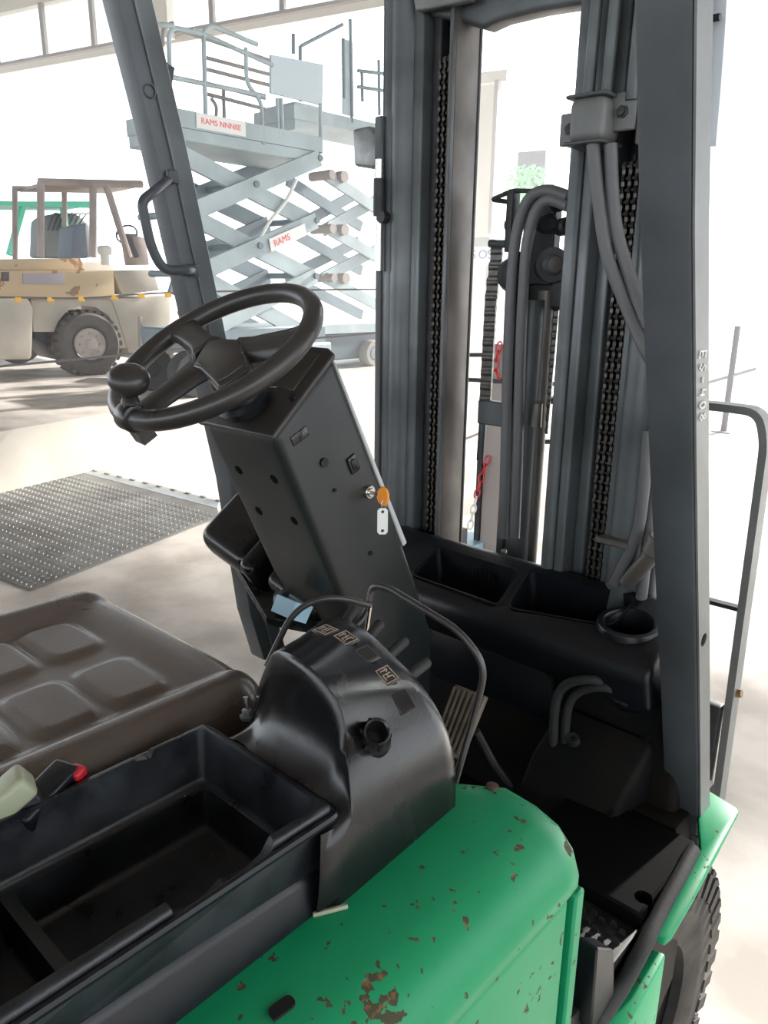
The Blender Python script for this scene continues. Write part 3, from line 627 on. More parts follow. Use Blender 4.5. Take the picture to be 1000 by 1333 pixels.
cuts.append(notch([(lambda P: (P.y, P.z))(X(px_, py_, .472)) for px_, py_ in ((222, 1180), (224, 1190), (236, 1193), (250, 1190), (270, 1177), (287, 1160), (293, 1151), (308, 1148), (330, 1137), (348, 1118), (355, 1100), (362, 1084), (300, 1050))], 0, TX1-.02, TX1+.02))
cuts.append(notch([(.330, 1.17), (.334, 1.154), (.350, 1.150), (.356, 1.157), (.360, 1.17)], 0, TX0-.02, TX0+.02))
b2 = carve(b, cuts)
tr = obj('storage_tray', b2, trayp, F, 'open black storage tray with chewed right rim', smooth=50)
b = B(); tube(b, rnd([(TX0-.002, -.3, 1.146), (TX0-.002, TY1+.003, 1.146), (TX1+.003, TY1+.003, 1.146), (TX1+.003, -.3, 1.146)], .012), .0045, 8); obj('tray_lip', b, plastic, tr)
# thin guard rods around the levers
rm = mat('thin dark coated rod', (.05, .045, .045), .3, metal=.3)
b = B(); tube(b, rnd([Y(440, 835, .62), Y(478, 800, .68), Y(484, 762, .69), Y(504, 764, .69), Y(600, 822, .70), Y(633, 868, .71), Y(618, 930, .70), Y(586, 1040, .66)], .03, 6), .0045, 10); obj('guard_rod', b, rm, F)
b = B(); tube(b, spl([Y(347, 868, .54), Y(362, 836, .56), Y(378, 806, .58), Y(398, 788, .60), Y(425, 779, .62), Y(455, 781, .65), Y(482, 788, .68)], 6), .0042, 10); obj('guard_rod', b, rm, F)
b = B(); tube(b, [Y(482, 788, .68), Y(476, 830, .68)], .0032, 8); obj('guard_rod', b, chrome, F, 'thin bare metal stay')

# ---- seat belt parts at the left edge
bk = thing('seat_belt_buckle', 'black seat belt buckle with red release button tucked between seat and tray', 'seat belt buckle', Z(60, 1010, 1.15))
a0 = Z(5, 1058, 1.152); a1 = Z(78, 985, 1.17); dr = (a1-a0).normalized(); sdv = dr.cross(V((0, 0, 1))).normalized(); upv = sdv.cross(dr)
b = B(); box(b, (a0+a1)/2-upv*.012+sdv*.010, (.032, (a1-a0).length, .022), (sdv, dr, upv)); bev(b, .005, 3); obj('buckle_body', b, plastic, bk)
b = B(); box(b, a1+sdv*.022-dr*.004-upv*.010, (.017, .015, .012), (sdv, dr, upv)); bev(b, .004, 3); obj('release_button', b, redp, bk, 'red release button')
bs = thing('retractor_cover', 'yellowed plastic block at the left frame edge beside the seat', 'plastic cover', Z(5, 1020, 1.16))
a0 = Z(-30, 1050, 1.165); a1 = Z(26, 1002, 1.19); dr = (a1-a0).normalized(); sdv = dr.cross(V((0, 0, 1))).normalized(); upv = sdv.cross(dr)
b = B(); box(b, (a0+a1)/2-upv*.012, (.034, (a1-a0).length, .026), (sdv, dr, upv)); bev(b, .006, 3); obj('cover_body', b, bone, bs)
b = B(); box(b, (a0+a1)/2-upv*.030, (.022, (a1-a0).length*.8, .012), (sdv, dr, upv)); bev(b, .002, 1); obj('cover_foot', b, mastd, bs)

# ---- green body side, door-like panel, fender
def hoodp(y, o=0): return [(.40, 1.055), (.44, 1.060), (.50, 1.061), (.552, 1.058), (.582, 1.048), (.602, 1.028), (.611, 1.003), (.611, .988), (.604, .983)]
b = B(); ys = [-.6, -.3, 0, .2, .4, .55, .64, .668, .680, .683]; rg = []
for j, y in enumerate(ys):
    k = (0, 0, 0, 0, 0, 0, 0, .003, .010, .020)[j]
    rg.append([b.verts.new((x-(k if x > .55 else 0), y-(max(0, .49-x)*.8 if y > .6 else 0), z-k*.9)) for x, z in hoodp(y)])
for A, C_ in zip(rg, rg[1:]):
    for k in range(len(A)-1): b.faces.new((A[k], C_[k], C_[k+1], A[k+1]))
low = [b.verts.new((v.co.x, v.co.y, .55)) for v in rg[-1]]
for k in range(len(low)-1): b.faces.new((rg[-1][k+1], rg[-1][k], low[k], low[k+1]))
bmesh.ops.recalc_face_normals(b, faces=b.faces[:])
hd = obj('side_body', b, green, F, 'chipped green painted body cover', smooth=60)
b = B(); mm(b, (.585, -.6, .40), (.606, .655, .977)); bev(b, .006, 2); obj('side_panel', b, green, F, 'green painted side door')
b = B(); mm(b, (.586, .664, .40), (.610, .684, .975)); bev(b, .003, 1); obj('door_flange', b, green, F, 'green painted flange')
b = B(); mm(b, (.57, .60, .40), (.596, .675, .97)); obj('door_seam', b, hole, F)
c, nr = Z(367, 1313, 1.0588), 0; b = B(); u_ = (Z(382, 1302, 1.0588)-Z(352, 1324, 1.0588)); L_ = u_.length; u_.normalize(); w_ = V((0, 0, 1)).cross(u_)
prism(b, rnd([c-u_*L_/2-w_*.006, c+u_*L_/2-w_*.006, c+u_*L_/2+w_*.006, c-u_*L_/2+w_*.006, c-u_*L_/2-w_*.006], .006)[:-1], (0, 0, .0028)); obj('slot', b, hole, hd)
c = Z(430, 1190, 1.061); b = B(); tube(b, [c-V((.01, .012, -.001)), c+V((0, 0, .004)), c+V((.006, .016, .002))], .0025, 6); obj('sealant_crumb', b, bone, hd)
c = Z(640, 1031, 1.052); b = B(); lathe(b, [(.008, .006), (.007, .0095), (.004, .0105), (0, .0105)], c, (0, .2, 1), 16); obj('rusty_bolt', b, mat('rusted bolt', (.07, .035, .02), .8), hd)
# front fender plate with turned-down edge
fq = [Z(912, 1105, .69), Z(905, 1020, .69), Z(925, 1030, .69), Z(958, 1050, .69), Z(962, 1056, .69), Z(905, 1165, .68), Z(874, 1218, .67), Z(866, 1224, .67), Z(850, 1216, .67), Z(880, 1155, .68)]
b = B(); prism(b, fq, (0, 0, -.012)); bev(b, .003, 2); obj('front_fender', b, green, F, 'green painted front fender')
b = B(); s0_ = Z(868, 1240, .63); s1_ = Z(790, 1390, .60); prism(b, [Z(842, 1232, .63), s0_, s1_, Z(745, 1390, .60)], (0, 0, -.30)); bev(b, .006, 2); obj('step_side', b, green, F, 'green painted step side')
b = B(); pts = [Z(893, 1108, .66), Z(903, 1112, .66), Z(880, 1165, .64), Z(838, 1245, .62), Z(795, 1325, .60), Z(785, 1318, .60), Z(818, 1248, .62), Z(862, 1160, .64)]
pts = spl([Z(903, 1106, .695), Z(884, 1142, .69), Z(858, 1190, .68), Z(838, 1232, .67), Z(806, 1290, .64), Z(765, 1350, .62)], 5); tube(b, pts, .012, 10); obj('kerb_trim', b, rubber, F)
b = B(); prism(b, [Z(900, 1108, .68), Z(838, 1240, .66), Z(770, 1360, .60), Z(758, 1352, .60), Z(826, 1232, .66), Z(888, 1104, .68)], (0, 0, -.28)); obj('sill_plate', b, dusty, F)
b = B(); pts = rnd([X(770, 1340, .585), X(778, 1234, .585), X(800, 1236, .585), X(800, 1300, .585), X(780, 1345, .585), X(770, 1340, .585)], .01)[:-1]; prism(b, pts, (-.03, .0, 0)); bev(b, .004, 1); obj('step_bracket', b, plastic, F)
# ---- front wheel
TO = V((.455, 1.085, .33)); b = B()
lathe(b, [(.185, -.105), (.23, -.118), (.285, -.118), (.316, -.108), (.326, -.08), (.328, 0), (.326, .08), (.316, .108), (.285, .118), (.23, .118), (.185, .105), (.18, 0)], TO, (1, 0, 0), 64, True)
for i in range(40):
    a = 2*math.pi*i/40; rad = V((0, math.cos(a), math.sin(a))); tn = V((0, -math.sin(a), math.cos(a)))
    for s in (-1, 1):
        aa = a+(.08 if s > 0 else 0); rad = V((0, math.cos(aa), math.sin(aa))); tn = V((0, -math.sin(aa), math.cos(aa)))
        box(b, TO+rad*.327+V((s*.062, 0, 0)), (.105, .030, .024), (V((1, 0, 0)), tn, rad)); box(b, TO+rad*.302+V((s*.116, 0, 0)), (.012, .026, .045), (V((1, 0, 0)), tn, rad))
wh = obj('front_wheel', b, mat('dusty worn tyre rubber', (.025, .023, .022), .8, col2=(.07, .06, .05), nscale=9, bump=.4, bscale=90), F, 'black treaded front tyre')
b = B(); lathe(b, [(.186, .085), (.178, .088), (.165, .03), (.12, .015), (.10, .035), (.06, .04), (.055, .06), (0, .06)], TO, (1, 0, 0), 40); rim = obj('rim', b, dusty, wh)
b = B(); mm(b, (.25, 1.03, .2), (.36, 1.14, .45)); obj('axle_housing', b, mastd, F)
# ---- mast
MY = 1.40
ma = obj('mast_rail', mm(B(), (-.385, MY+.01, .15), (-.355, MY+.13, 2.6)), mastp, F)
def rail(x0, x1, y0, y1, m, nm='mast_rail', bv=.006, z0=.15, z1=2.6):
    b = B(); mm(b, (x0, y0, z0), (x1, y1, z1)); bev(b, bv, 3); return obj(nm, b, m, F)
def vcyl(x, y, r, m, nm, z0=.15, z1=2.6):
    b = B(); cyl(b, (x, y, z0), (x, y, z1), r, seg=24); return obj(nm, b, m, F)
# left group, outside to inside
vcyl(-.378, MY-.005, .0085, hosem, 'pipe', .3, 1.86)
rail(-.362, -.335, MY-.01, MY+.14, mastp); vcyl(-.318, MY+.015, .034, mastp, 'lift_cylinder')
rail(-.290, -.262, MY+.0, MY+.13, mastp); rail(-.262, -.238, MY+.03, MY+.16, mastd)
rail(-.238, -.178, MY+.085, MY+.10, mastd)
rail(-.198, -.179, MY+.005, MY+.09, mastb); rail(-.186, -.180, MY-.003, MY+.02, mastp, bv=.002)
# right group
rail(.108, .126, MY-.0, MY+.16, mastp, bv=.008); vcyl(.132, MY-.012, .015, mastp, 'lift_cylinder')
rail(.148, .170, MY-.02, MY+.14, mastp); rail(.170, .196, MY+.02, MY+.15, mastp)
rail(.196, .250, MY+.06, MY+.075, mastd)
rail(.250, .272, MY-.005, MY+.08, mastp); vcyl(.300, MY+.0, .036, mastp, 'lift_cylinder')
rail(.318, .338, MY-.01, MY+.03, mastp); rail(.338, .366, MY-.01, MY+.03, mastp, z1=1.72)
vcyl(.352, MY-.03, .011, hosem, 'pipe', z1=1.6); 
# leaf chains: every link its own plate pair
def leaf_link(p, w, pitch, name, par, m, t=.0062, plates=3):
    b = B()
    for k in range(plates):
        x = p.x-w/2+w*k/(plates-1)
        for s in (-1, 1): lathe(b, [(.0, -t/2), (.0085, -t/2), (.0085, t/2), (0, t/2)], (x, p.y, p.z+s*pitch/2), (1, 0, 0), 8)
        mm(b, (x-t/2, p.y-.005, p.z-pitch/2), (x+t/2, p.y+.005, p.z+pitch/2))
    cyl(b, p+V((-w*.62, 0, pitch/2)), p+V((w*.62, 0, pitch/2)), .003, seg=8); return obj(name, b, m, par, smooth=30)
def leaf_chain(x, y, z0, z1, w=.026, pitch=.0205):
    ch = obj('lift_chain', mm(B(), (x-.002, y+.006, z0), (x+.002, y+.010, z1)), mastd, F)
    n = int((z1-z0)/pitch); l0 = leaf_link(V((x, y, z0+pitch/2)), w, pitch, 'chain_link', ch, chainm)
    pn = obj('link_pin', lathe(B(), [(0, -.0012), (.0048, -.001), (.0048, .002), (0, .004)], (x+w*.62, y, z0+pitch), (1, 0, .001), 8), pinm, ch)
    for i in range(1, n): dup(l0, V((x, y, z0+pitch/2+i*pitch))+(WL[l0.name]-V((x, y, z0+pitch/2))), ch)
    for i in range(1, n): dup(pn, WL[pn.name]+V((0, 0, i*pitch)), ch)
leaf_chain(-.226, MY+.035, 1.00, 2.10); leaf_chain(-.206, MY+.05, 1.00, 2.16, .012)
leaf_chain(.222, MY+.025, 1.00, 1.86); leaf_chain(.240, MY+.045, 1.0, 2.1, .012)
# cross members at the top
def arch(pts, ext, m, nm, bv=.01):
    b = B(); prism(b, pts, ext); bev(b, bv, 3); return obj(nm, b, m, F)
q = [Y(*p, MY+.02) for p in ((505, -60), (505, 12), (545, 18), (600, 28), (628, 36), (650, 26), (700, 14), (762, 4), (800, 4), (800, -60))]
arch(q, (0, .05, 0), mastp, 'crossmember')
q = [Y(*p, MY-.02) for p in ((536, -10), (541, 14), (556, 12), (612, 0), (612, -30))]
arch(q, (0, .02, 0), pillar_l, 'tie_plate', .004)
# hose clamp on the right rail
b = B(); mm(b, (.118, MY-.062, 1.872), (.163, MY-.05, 1.925)); bev(b, .002, 1); cl = obj('hose_clamp', b, pillar_l, F); b = B(); mm(b, (.215, MY-.062, 1.885), (.262, MY-.05, 1.945)); bev(b, .002, 1); obj('clamp_tab', b, pillar_l, cl)
b = B(); mm(b, (.155, MY-.10, 1.868), (.222, MY-.03, 1.94)); bev(b, .014, 3); obj('clamp_body', b, pillar_l, cl)
for zz in (1.938, 1.864):
    b = B(); mm(b, (.150, MY-.104, zz), (.226, MY-.026, zz+.006)); bev(b, .002, 1); obj('clamp_flange', b, mastp, cl)
for x, z in ((.140, 1.898), (.238, 1.914)):
    b = B(); lathe(b, [(.011, 0), (.011, .003), (.0075, .004), (.0075, .010), (0, .011)], (x, MY-.062, z), (0, -1, 0), 6); obj('bolt', b, mastd, cl)
b = B(); mm(b, (.262, MY-.06, 1.86), (.285, MY, 1.96)); bev(b, .006, 2); obj('clamp_ear', b, mastb, cl)
for x in (.170, .205, .252):
    b = B(); cyl(b, (x, MY-.062, 1.93), (x+.004, MY-.05, 2.6), .0105, seg=12); obj('pipe', b, mastp, F)
for dx, pts in ((0, [(795, 188), (797, 240), (803, 300), (820, 360), (842, 420), (862, 465), (885, 520)]), (1, [(772, 188), (778, 250), (790, 330), (812, 390), (838, 450), (860, 492), (885, 560)])):
    b = B(); tube(b, spl([Y(*p, MY-.075-.012*dx-(.02 if i > 3 else 0)) for i, p in enumerate(pts)], 6), .0115, 12); obj('hose', b, hosem, F)
b = B(); prism(b, [Y(*p, MY+.06) for p in ((918, -40), (948, -40), (944, 40), (938, 120), (932, 190), (918, 190))], (0, .012, 0)); gd = obj('side_shield', b, mat('pale blue grey shield', (.75, .8, .85), .5), F)  # pale sheet coloured lighter still, backlight put into its colour
b = B(); cyl(b, Y(915, 26, MY+.04), Y(938, 22, MY+.04), .006, seg=10); obj('shield_bolt', b, mastd, gd)
# work lamp on the left rail
b = B(); a = Y(462, 192, MY); c_ = Y(500, 186, MY); prism(b, [Y(458, 168, MY), Y(480, 163, MY), Y(496, 180, MY), Y(512, 182, MY), Y(512, 196, MY), Y(496, 200, MY), Y(486, 220, MY), Y(460, 216, MY)], (0, .07, 0)); bev(b, .008, 3)
wl = obj('work_lamp', b, steel, F); b = B(); mm(b, (-.385, MY-.02, 1.86), (-.36, MY+.05, 1.99)); bev(b, .004, 1); obj('lamp_bracket', b, mastp, wl)
b = B(); cyl(b, (-.366, MY-.02, 1.66), (-.366, MY-.02, 1.90), .010, seg=12); obj('rod', b, chrome, F, 'bare metal rod'); b = B(); cyl(b, (-.366, MY-.02, 1.78), (-.366, MY-.02, 1.86), .014, seg=12); cyl(b, Y(503, 283, MY-.01)-V((0, .02, 0)), Y(503, 283, MY-.01), .013, seg=14); obj('pipe_clamp', b, mastd, F)
# centre free-lift cylinder, sheaves, chain and hoses
CY = MY+.10
vcyl(-.018, CY, .030, mastp, 'free_lift_cylinder', .2, 1.60); vcyl(.004, CY+.02, .019, mastb, 'cylinder_rod', .2, 1.62)
vcyl(-.052, CY-.02, .010, mastp, 'pipe', .2, 1.70); rail(-.082, -.06, CY+.02, CY+.05, mastd, z1=1.5)
hb = B(); mm(hb, (-.075, CY+.01, 1.58), (.06, CY+.05, 1.70)); bev(hb, .01, 3); head = obj('sheave_head', hb, mastd, F)
for (px, py, r, w) in ((718, 345, .036, .03), (672, 358, .040, .03)):
    b = B(); c = Y(px, py, CY); lathe(b, [(.010, -.018), (r*.55, -.016), (r*.6, -.010), (r, -.012), (r, .012), (r*.6, .010), (r*.55, .016), (.010, .018)], c, (.75, -.66, 0), 28, False); bev(b, .001, 1, 50); sv = obj('sheave', b, mastp, head)
    b = B(); lathe(b, [(.018, .016), (.016, .026), (.006, .028), (0, .028)], c, (.75, -.66, 0), 20); obj('bearing_cap', b, mastb, sv)
for (px, py, r) in ((713, 292, .020), (735, 295, .018), (728, 265, .016)):
    b = B(); c = Y(px, py, CY); lathe(b, [(0, -.02), (r, -.02), (r, .016), (r*.7, .022), (r*.6, .016), (0, .016)], c, (.75, -.66, 0), 20); obj('hose_pulley', b, mastd, head)
b = B(); mm(b, tuple(Y(688, 340, CY)-V((.02, .0, .05))), tuple(Y(725, 250, CY)+V((0, .03, 0)))); bev(b, .004, 1); obj('pulley_bracket', b, mastd, head)
for k, pts in enumerate(([(655, 700), (658, 600), (662, 450), (668, 340), (676, 290), (690, 258), (712, 248), (740, 256)], [(670, 700), (674, 600), (678, 450), (684, 340), (690, 300), (700, 272), (716, 260), (740, 268)])):
    b = B(); tube(b, spl([Y(*p, CY-.055) for p in pts], 7), .0118, 12); obj('hose', b, hosem, F)
b = B(); tube(b, rnd([Y(*p, CY) for p in ((745, 250), (668, 248), (640, 260), (672, 264))], .01), .005, 8); obj('top_guard_rod', b, mastd, F)
rail(*sorted((Y(672, 300, CY).x, Y(664, 300, CY).x)), CY-.02, CY+.01, mastd, 'guard_plate', .002, 1.70, Y(668, 250, CY).z)
b = B(); cyl(b, Y(638, 317, CY), Y(672, 318, CY), .0085, seg=14); cyl(b, Y(660, 293, CY), Y(672, 293, CY), .012, seg=14); obj('sheave_pin', b, mastp, F)
def roller_chain(P0, P1, name):
    d = P1-P0; L = d.length; d.normalize(); n = int(L/.030); root = obj(name, tube(B(), [P0, P1], .004, 6), mastd, F); l0 = None
    for i in range(n):
        c = P0+d*(i+.5)*L/n
        if l0 is None:
            b = B(); rt = V((.9, .4, 0)).normalized()
            for s in (-.0085, 0, .0085):
                box(b, c+rt*s, (.0088, .013, .024), (rt, V((0, 0, 1)).cross(rt), V((0, 0, 1))))
                for e in (-1, 1): lathe(b, [(0, -.0044), (.0105, -.0044), (.0105, .0044), (0, .0044)], c+rt*s+V((0, 0, .013*e)), rt, 10)
            l0 = obj('chain_link', b, chainm, root); off = WL[l0.name]-c
        else: dup(l0, c+off, root)
    return root
roller_chain(Y(632, 520, CY), Y(640, 385, CY), 'lift_chain'); roller_chain(Y(640, 385, CY), Y(648, 325, CY), 'lift_chain'); roller_chain(Y(706, 560, CY+.03), Y(722, 380, CY+.03), 'lift_chain')
b = B(); cyl(b, Y(625, 600, CY), Y(631, 515, CY), .009, seg=12); mm(b, Y(631, 545, CY)-V((.014, .012, .012)), Y(655, 530, CY)+V((.01, .012, .012))); bev(b, .003, 1); obj('chain_anchor', b, mastp, F)
b = B(); cyl(b, Y(697, 555, CY-.03), Y(701, 525, CY-.03), .014, .010, seg=12); obj('hose_fitting', b, mastb, F)
# tilt cylinder end low on the right
b = B(); cyl(b, Y(858, 712, MY-.06), Y(815, 760, MY-.04), .016, seg=18); cyl(b, Y(862, 700, MY-.06), Y(852, 722, MY-.06), .024, seg=18); bev(b, .003, 1); obj('tilt_cylinder', b, mastb, F)
b = B(); tube(b, spl([Y(845, 560, MY-.06), Y(838, 640, MY-.06), Y(828, 700, MY-.05), Y(800, 760, MY-.04)], 6), .011, 10); obj('hose', b, hosem, F)
b = B(); box(b, Y(800, 705, MY-.045), (.07, .03, .012)); bev(b, .003, 1); obj('pipe_clamp', b, mastb, F)
# ---- load backrest out in front of the mast
LY = 1.66; lb = None
tr_ = [Y(924, 527, LY), Y(960, 530, LY), Y(994, 545, LY), Y(1000, 585, LY), Y(968, 800, LY), Y(934, 1050, LY)]
bwid = B(); pth = rnd([Y(700, 520, LY), Y(924, 527, LY), Y(992, 536, LY), Y(999, 575, LY), Y(935, 1045, LY)], .05, 5)
for a, c in zip(pth, pth[1:]): pass
b = B(); secs = []
for i, p in enumerate(pth):
    t = (pth[min(i+1, len(pth)-1)]-pth[max(i-1, 0)]).normalized(); nrm = V((t.z, 0, -t.x))
    secs.append([b.verts.new(p+nrm*s*.008+V((0, y, 0))) for s, y in ((-1, -.022), (1, -.022), (1, .022), (-1, .022))])
for A, C_ in zip(secs, secs[1:]):
    for k in range(4): b.faces.new((A[k], A[(k+1) % 4], C_[(k+1) % 4], C_[k]))
b.faces.new(secs[0][::-1]); b.faces.new(secs[-1]); bmesh.ops.recalc_face_normals(b, faces=b.faces[:]); lb = obj('load_backrest', b, pillar_l, F)
b = B(); beam(b, Y(900, 776, LY), Y(966, 793, LY), .02, .009); obj('backrest_bar', b, mastd, lb)
b = B(); prism(b, [Y(880, 885, LY), Y(915, 905, LY), Y(945, 915, LY), Y(925, 1040, LY), Y(880, 1040, LY)], (0, -.03, 0)); bev(b, .006, 2); obj('carriage_plate', b, mastd, lb)
for py in (905, 925):
    b = B(); cyl(b, Y(860, py-22, LY-.03), Y(912, py, LY-.03), .010, seg=14); obj('carriage_bar', b, mastp, lb)
b = B(); cyl(b, Y(955, 903, LY)-V((.01, 0, 0)), Y(966, 903, LY), .010, seg=6); obj('bolt', b, mat('rusty yellow bolt', (.25, .17, .09), .6, metal=.3), lb)
for s in (-1,):
    for x in (-.30, -.1, .15):
        b = B(); mm(b, (x-.012, LY-.02, .3), (x+.012, LY+.01, 1.40 if False else .98)); obj('backrest_bar', b, mastd, lb)

# ================================================================== BACKGROUND MACHINES
fd = lambda z=.5: z
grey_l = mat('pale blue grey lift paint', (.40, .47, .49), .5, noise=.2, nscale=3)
grey_d = mat('lift paint darkened for shade', (.20, .25, .28), .5, noise=.2, nscale=3)  # darker copy of the lift paint, shade put into its colour
def scissor(nm, label, x0, x1, sc_):
    t = thing(nm, label, 'scissor lift', V(((x0+x1)/2, sc_['yc'], .5))); return t
SX, SX2 = -6.0, -6.85
def sx(px, py, x=SX): return X(px, py, x)
s1_t = thing('scissor_lift', 'grey scissor lift with raised railed platform and red-lettered white sign', 'scissor lift', (-6.4, 5.6, .5), 'scissor lifts')
arms = [((247, 277), (415, 206)), ((232, 196), (408, 288)), ((258, 356), (411, 287)), ((245, 277), (409, 360)), ((268, 432), (411, 359)), ((258, 356), (405, 436))]
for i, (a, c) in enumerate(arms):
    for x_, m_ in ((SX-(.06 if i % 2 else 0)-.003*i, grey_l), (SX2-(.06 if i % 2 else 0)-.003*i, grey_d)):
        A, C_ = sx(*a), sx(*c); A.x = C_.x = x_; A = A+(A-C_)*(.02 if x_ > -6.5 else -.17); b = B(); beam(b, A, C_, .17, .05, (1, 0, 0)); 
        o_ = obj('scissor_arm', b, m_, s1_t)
for p in ((415, 206), (411, 287), (410, 359), (332, 240), (337, 320), (245, 277), (258, 356)):
    c = sx(*p); b = B(); cyl(b, V((SX2-.04, c.y, c.z)), V((SX+.04, c.y, c.z)), .035, seg=12); obj('pivot_pin', b, grey_d, s1_t)
a, c = sx(172, 163), sx(418, 203); a.y += .85; b = B(); mm(b, (SX2, a.y-.4, 2.97), (SX, c.y, 3.09)); bev(b, .01, 1); obj('platform_deck', b, grey_l, s1_t)
b = B(); mm(b, (SX2-.02, a.y-.4, 3.085), (SX+.02, c.y, 3.24)); dk = obj('toe_board', b, grey_l, s1_t)
sgn = [sx(*p, SX+.03) for p in ((256, 158), (320, 170), (320, 185), (257, 176))]
b = B(); y0s, y1s, z1s, z0s = sgn[0].y, sgn[1].y, 3.235, 3.10; mm(b, (SX+.021, y0s, z0s), (SX+.03, y1s, z1s)); sg = obj('sign', b, white, s1_t)
redl = mat('faded red sign paint', (.8, .12, .1), .6)
text('RAMS NNNIIE', .075, (SX+.032, y0s+.05, z0s+.045), (0, 1, 0), (0, 0, 1), .001, 'lettering', redl, s1_t, sx=1.05)
q_ = [sx(*p, SX+.04) for p in ((350, 311), (396, 291), (399, 306), (353, 328))]
b = B(); prism(b, q_, (.008, 0, 0)); obj('arm_sign', b, white, s1_t)
text('RAMS', .10, q_[3]+(q_[0]-q_[3])*.25+(q_[2]-q_[3])*.1+V((.010, 0, 0)), q_[2]-q_[3], (0, 0, 1), .001, 'lettering', redl, s1_t)
def rails(root, lst, x, m, r=.02):
    for pts in lst:
        b = B(); tube(b, rnd([sx(p[0], p[1], x if len(p) < 3 else p[2]) for p in pts], .12, 4), r, 8); obj('railing', b, m, root)
rails(s1_t, [[(222, 160), (220, 45), (226, 36), (262, 44)], [(268, 160), (265, 40), (275, 33), (335, 58)], [(205, 32), (226, 34)], [(343, 188), (340, 130), (321, 110), (320, 62)],
             [(222, 100), (345, 125)], [(250, 38), (355, 85)], [(418, 200), (417, 135)], [(362, 180), (361, 128)], [(368, 180), (366, 128)]], SX, grey_l, .022)
rails(s1_t, [[(212, 60), (212, 36), (225, 30)], [(292, 160), (291, 112)], [(268, 75), (355, 98)], [(268, 90), (355, 112)], [(268, 108), (345, 128)], [(268, 122), (345, 142)], [(232, 38), (355, 80)], [(275, 128), (282, 138), (281, 160)]], SX2, mull, .020)
b = B(); prism(b, [sx(*p) for p in ((353, 71), (421, 84), (420, 137), (353, 121))], (-.03, 0, 0)); obj('control_panel', b, mat('pale grey sheet', (.50, .58, .62), .6), s1_t)
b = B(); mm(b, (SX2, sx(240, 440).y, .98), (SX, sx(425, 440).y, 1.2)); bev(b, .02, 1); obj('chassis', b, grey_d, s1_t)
b = B(); mm(b, (SX2-.1, sx(295, 440).y, .72), (SX+.1, sx(425, 440).y, 1.0)); bev(b, .02, 1); obj('chassis_frame', b, grey_l, s1_t)
for yy0 in (sx(250, 470).y, sx(400, 470).y):
    for xx0 in (SX2+.05, SX-.05):
        b = B(); lathe(b, [(.08, -.09), (.22, -.09), (.24, -.06), (.24, .06), (.22, .09), (.08, .09), (.07, .05), (0, .05)], (xx0, yy0, .74), (1, 0, 0), 24); obj('wheel', b, rubber, s1_t)
b = B(); tube(b, spl([sx(386, 234), sx(372, 262), sx(350, 290), sx(338, 312)], 5), .02, 8); obj('cable', b, white, s1_t)
# second scissor lift, further right and behind
S2, S2b = -7.2, -8.0
s2_t = thing('scissor_lift', 'second grey scissor lift behind the first, half hidden by the forklift mast', 'scissor lift', (-6.7, 8.2, .5), 'scissor lifts')
for i, (a, c) in enumerate([((425, 228), (520, 292)), ((425, 300), (520, 246)), ((425, 296), (520, 352)), ((425, 362), (520, 312)), ((425, 362), (520, 412))]):
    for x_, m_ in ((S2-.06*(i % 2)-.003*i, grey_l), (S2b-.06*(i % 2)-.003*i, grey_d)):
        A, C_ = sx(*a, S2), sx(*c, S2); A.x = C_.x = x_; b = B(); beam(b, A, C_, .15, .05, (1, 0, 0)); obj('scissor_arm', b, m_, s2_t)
for p in ((425, 228), (426, 298), (428, 362)):
    c = sx(*p, S2); b = B(); cyl(b, c-V((.3, 0, 0)), c+V((.12, 0, 0)), .06, seg=12); cyl(b, c+V((-.03, .25, 0)), c+V((.1, .25, 0)), .08, seg=8); obj('pivot_pin', b, mull, s2_t)
a, c = sx(384, 150, S2), sx(520, 172, S2); z_ = sx(440, 156, S2).z
b = B(); mm(b, (S2b, a.y-.02, z_-.1), (S2+.012, c.y+.3, z_+.06)); obj('platform_deck', b, grey_l, s2_t)
b = B(); prism(b, [sx(*p, S2) for p in ((384, 132), (418, 140), (418, 160), (384, 168))], (-.66, 0, 0)); obj('control_box', b, grey_l, s2_t)
rails(s2_t, [[(458, 160), (456, 25)], [(392, 60), (446, 32)], [(391, 60), (391, 132)], [(382, 44), (382, 70)], [(494, 150), (493, 78)], [(466, 92), (500, 96)], [(472, 132), (471, 92)], [(466, 113), (500, 118)], [(448, 128), (447, 50)]], S2, grey_d, .022)
b = B(); prism(b, [sx(*p, S2) for p in ((446, 50), (459, 54), (461, 152), (447, 148))], (-.02, 0, 0)); obj('mesh_panel', b, grey_l, s2_t)
b = B(); mm(b, (S2b, sx(422, 440, S2).y, .62), (S2, sx(560, 440, S2).y, 1.0)); bev(b, .02, 1); obj('chassis', b, mat('dark blue grey chassis', (.07, .10, .12), .5), s2_t)
b = B(); mm(b, (S2b, sx(422, 440, S2).y-.2, 1.0), (S2+.05, sx(560, 440, S2).y, 1.12)); obj('chassis_top', b, grey_l, s2_t)
tyre_w = mat('grey solid tyre', (.33, .31, .28), .8, noise=.2)
for (px, py) in ((482, 455), (560, 452)):
    c = sx(px, py, S2+.05); b = B(); lathe(b, [(.10, -.1), (.17, -.1), (.19, -.07), (.19, .07), (.17, .1), (.10, .1), (.09, .05), (0, .05)], (c.x, c.y, .70), (1, 0, 0), 28); w_ = obj('wheel', b, tyre_w, s2_t)
    b = B(); cyl(b, (c.x+.09, c.y, .70), (c.x+.105, c.y, .70), .09, seg=16); obj('hub', b, grey_d, w_)

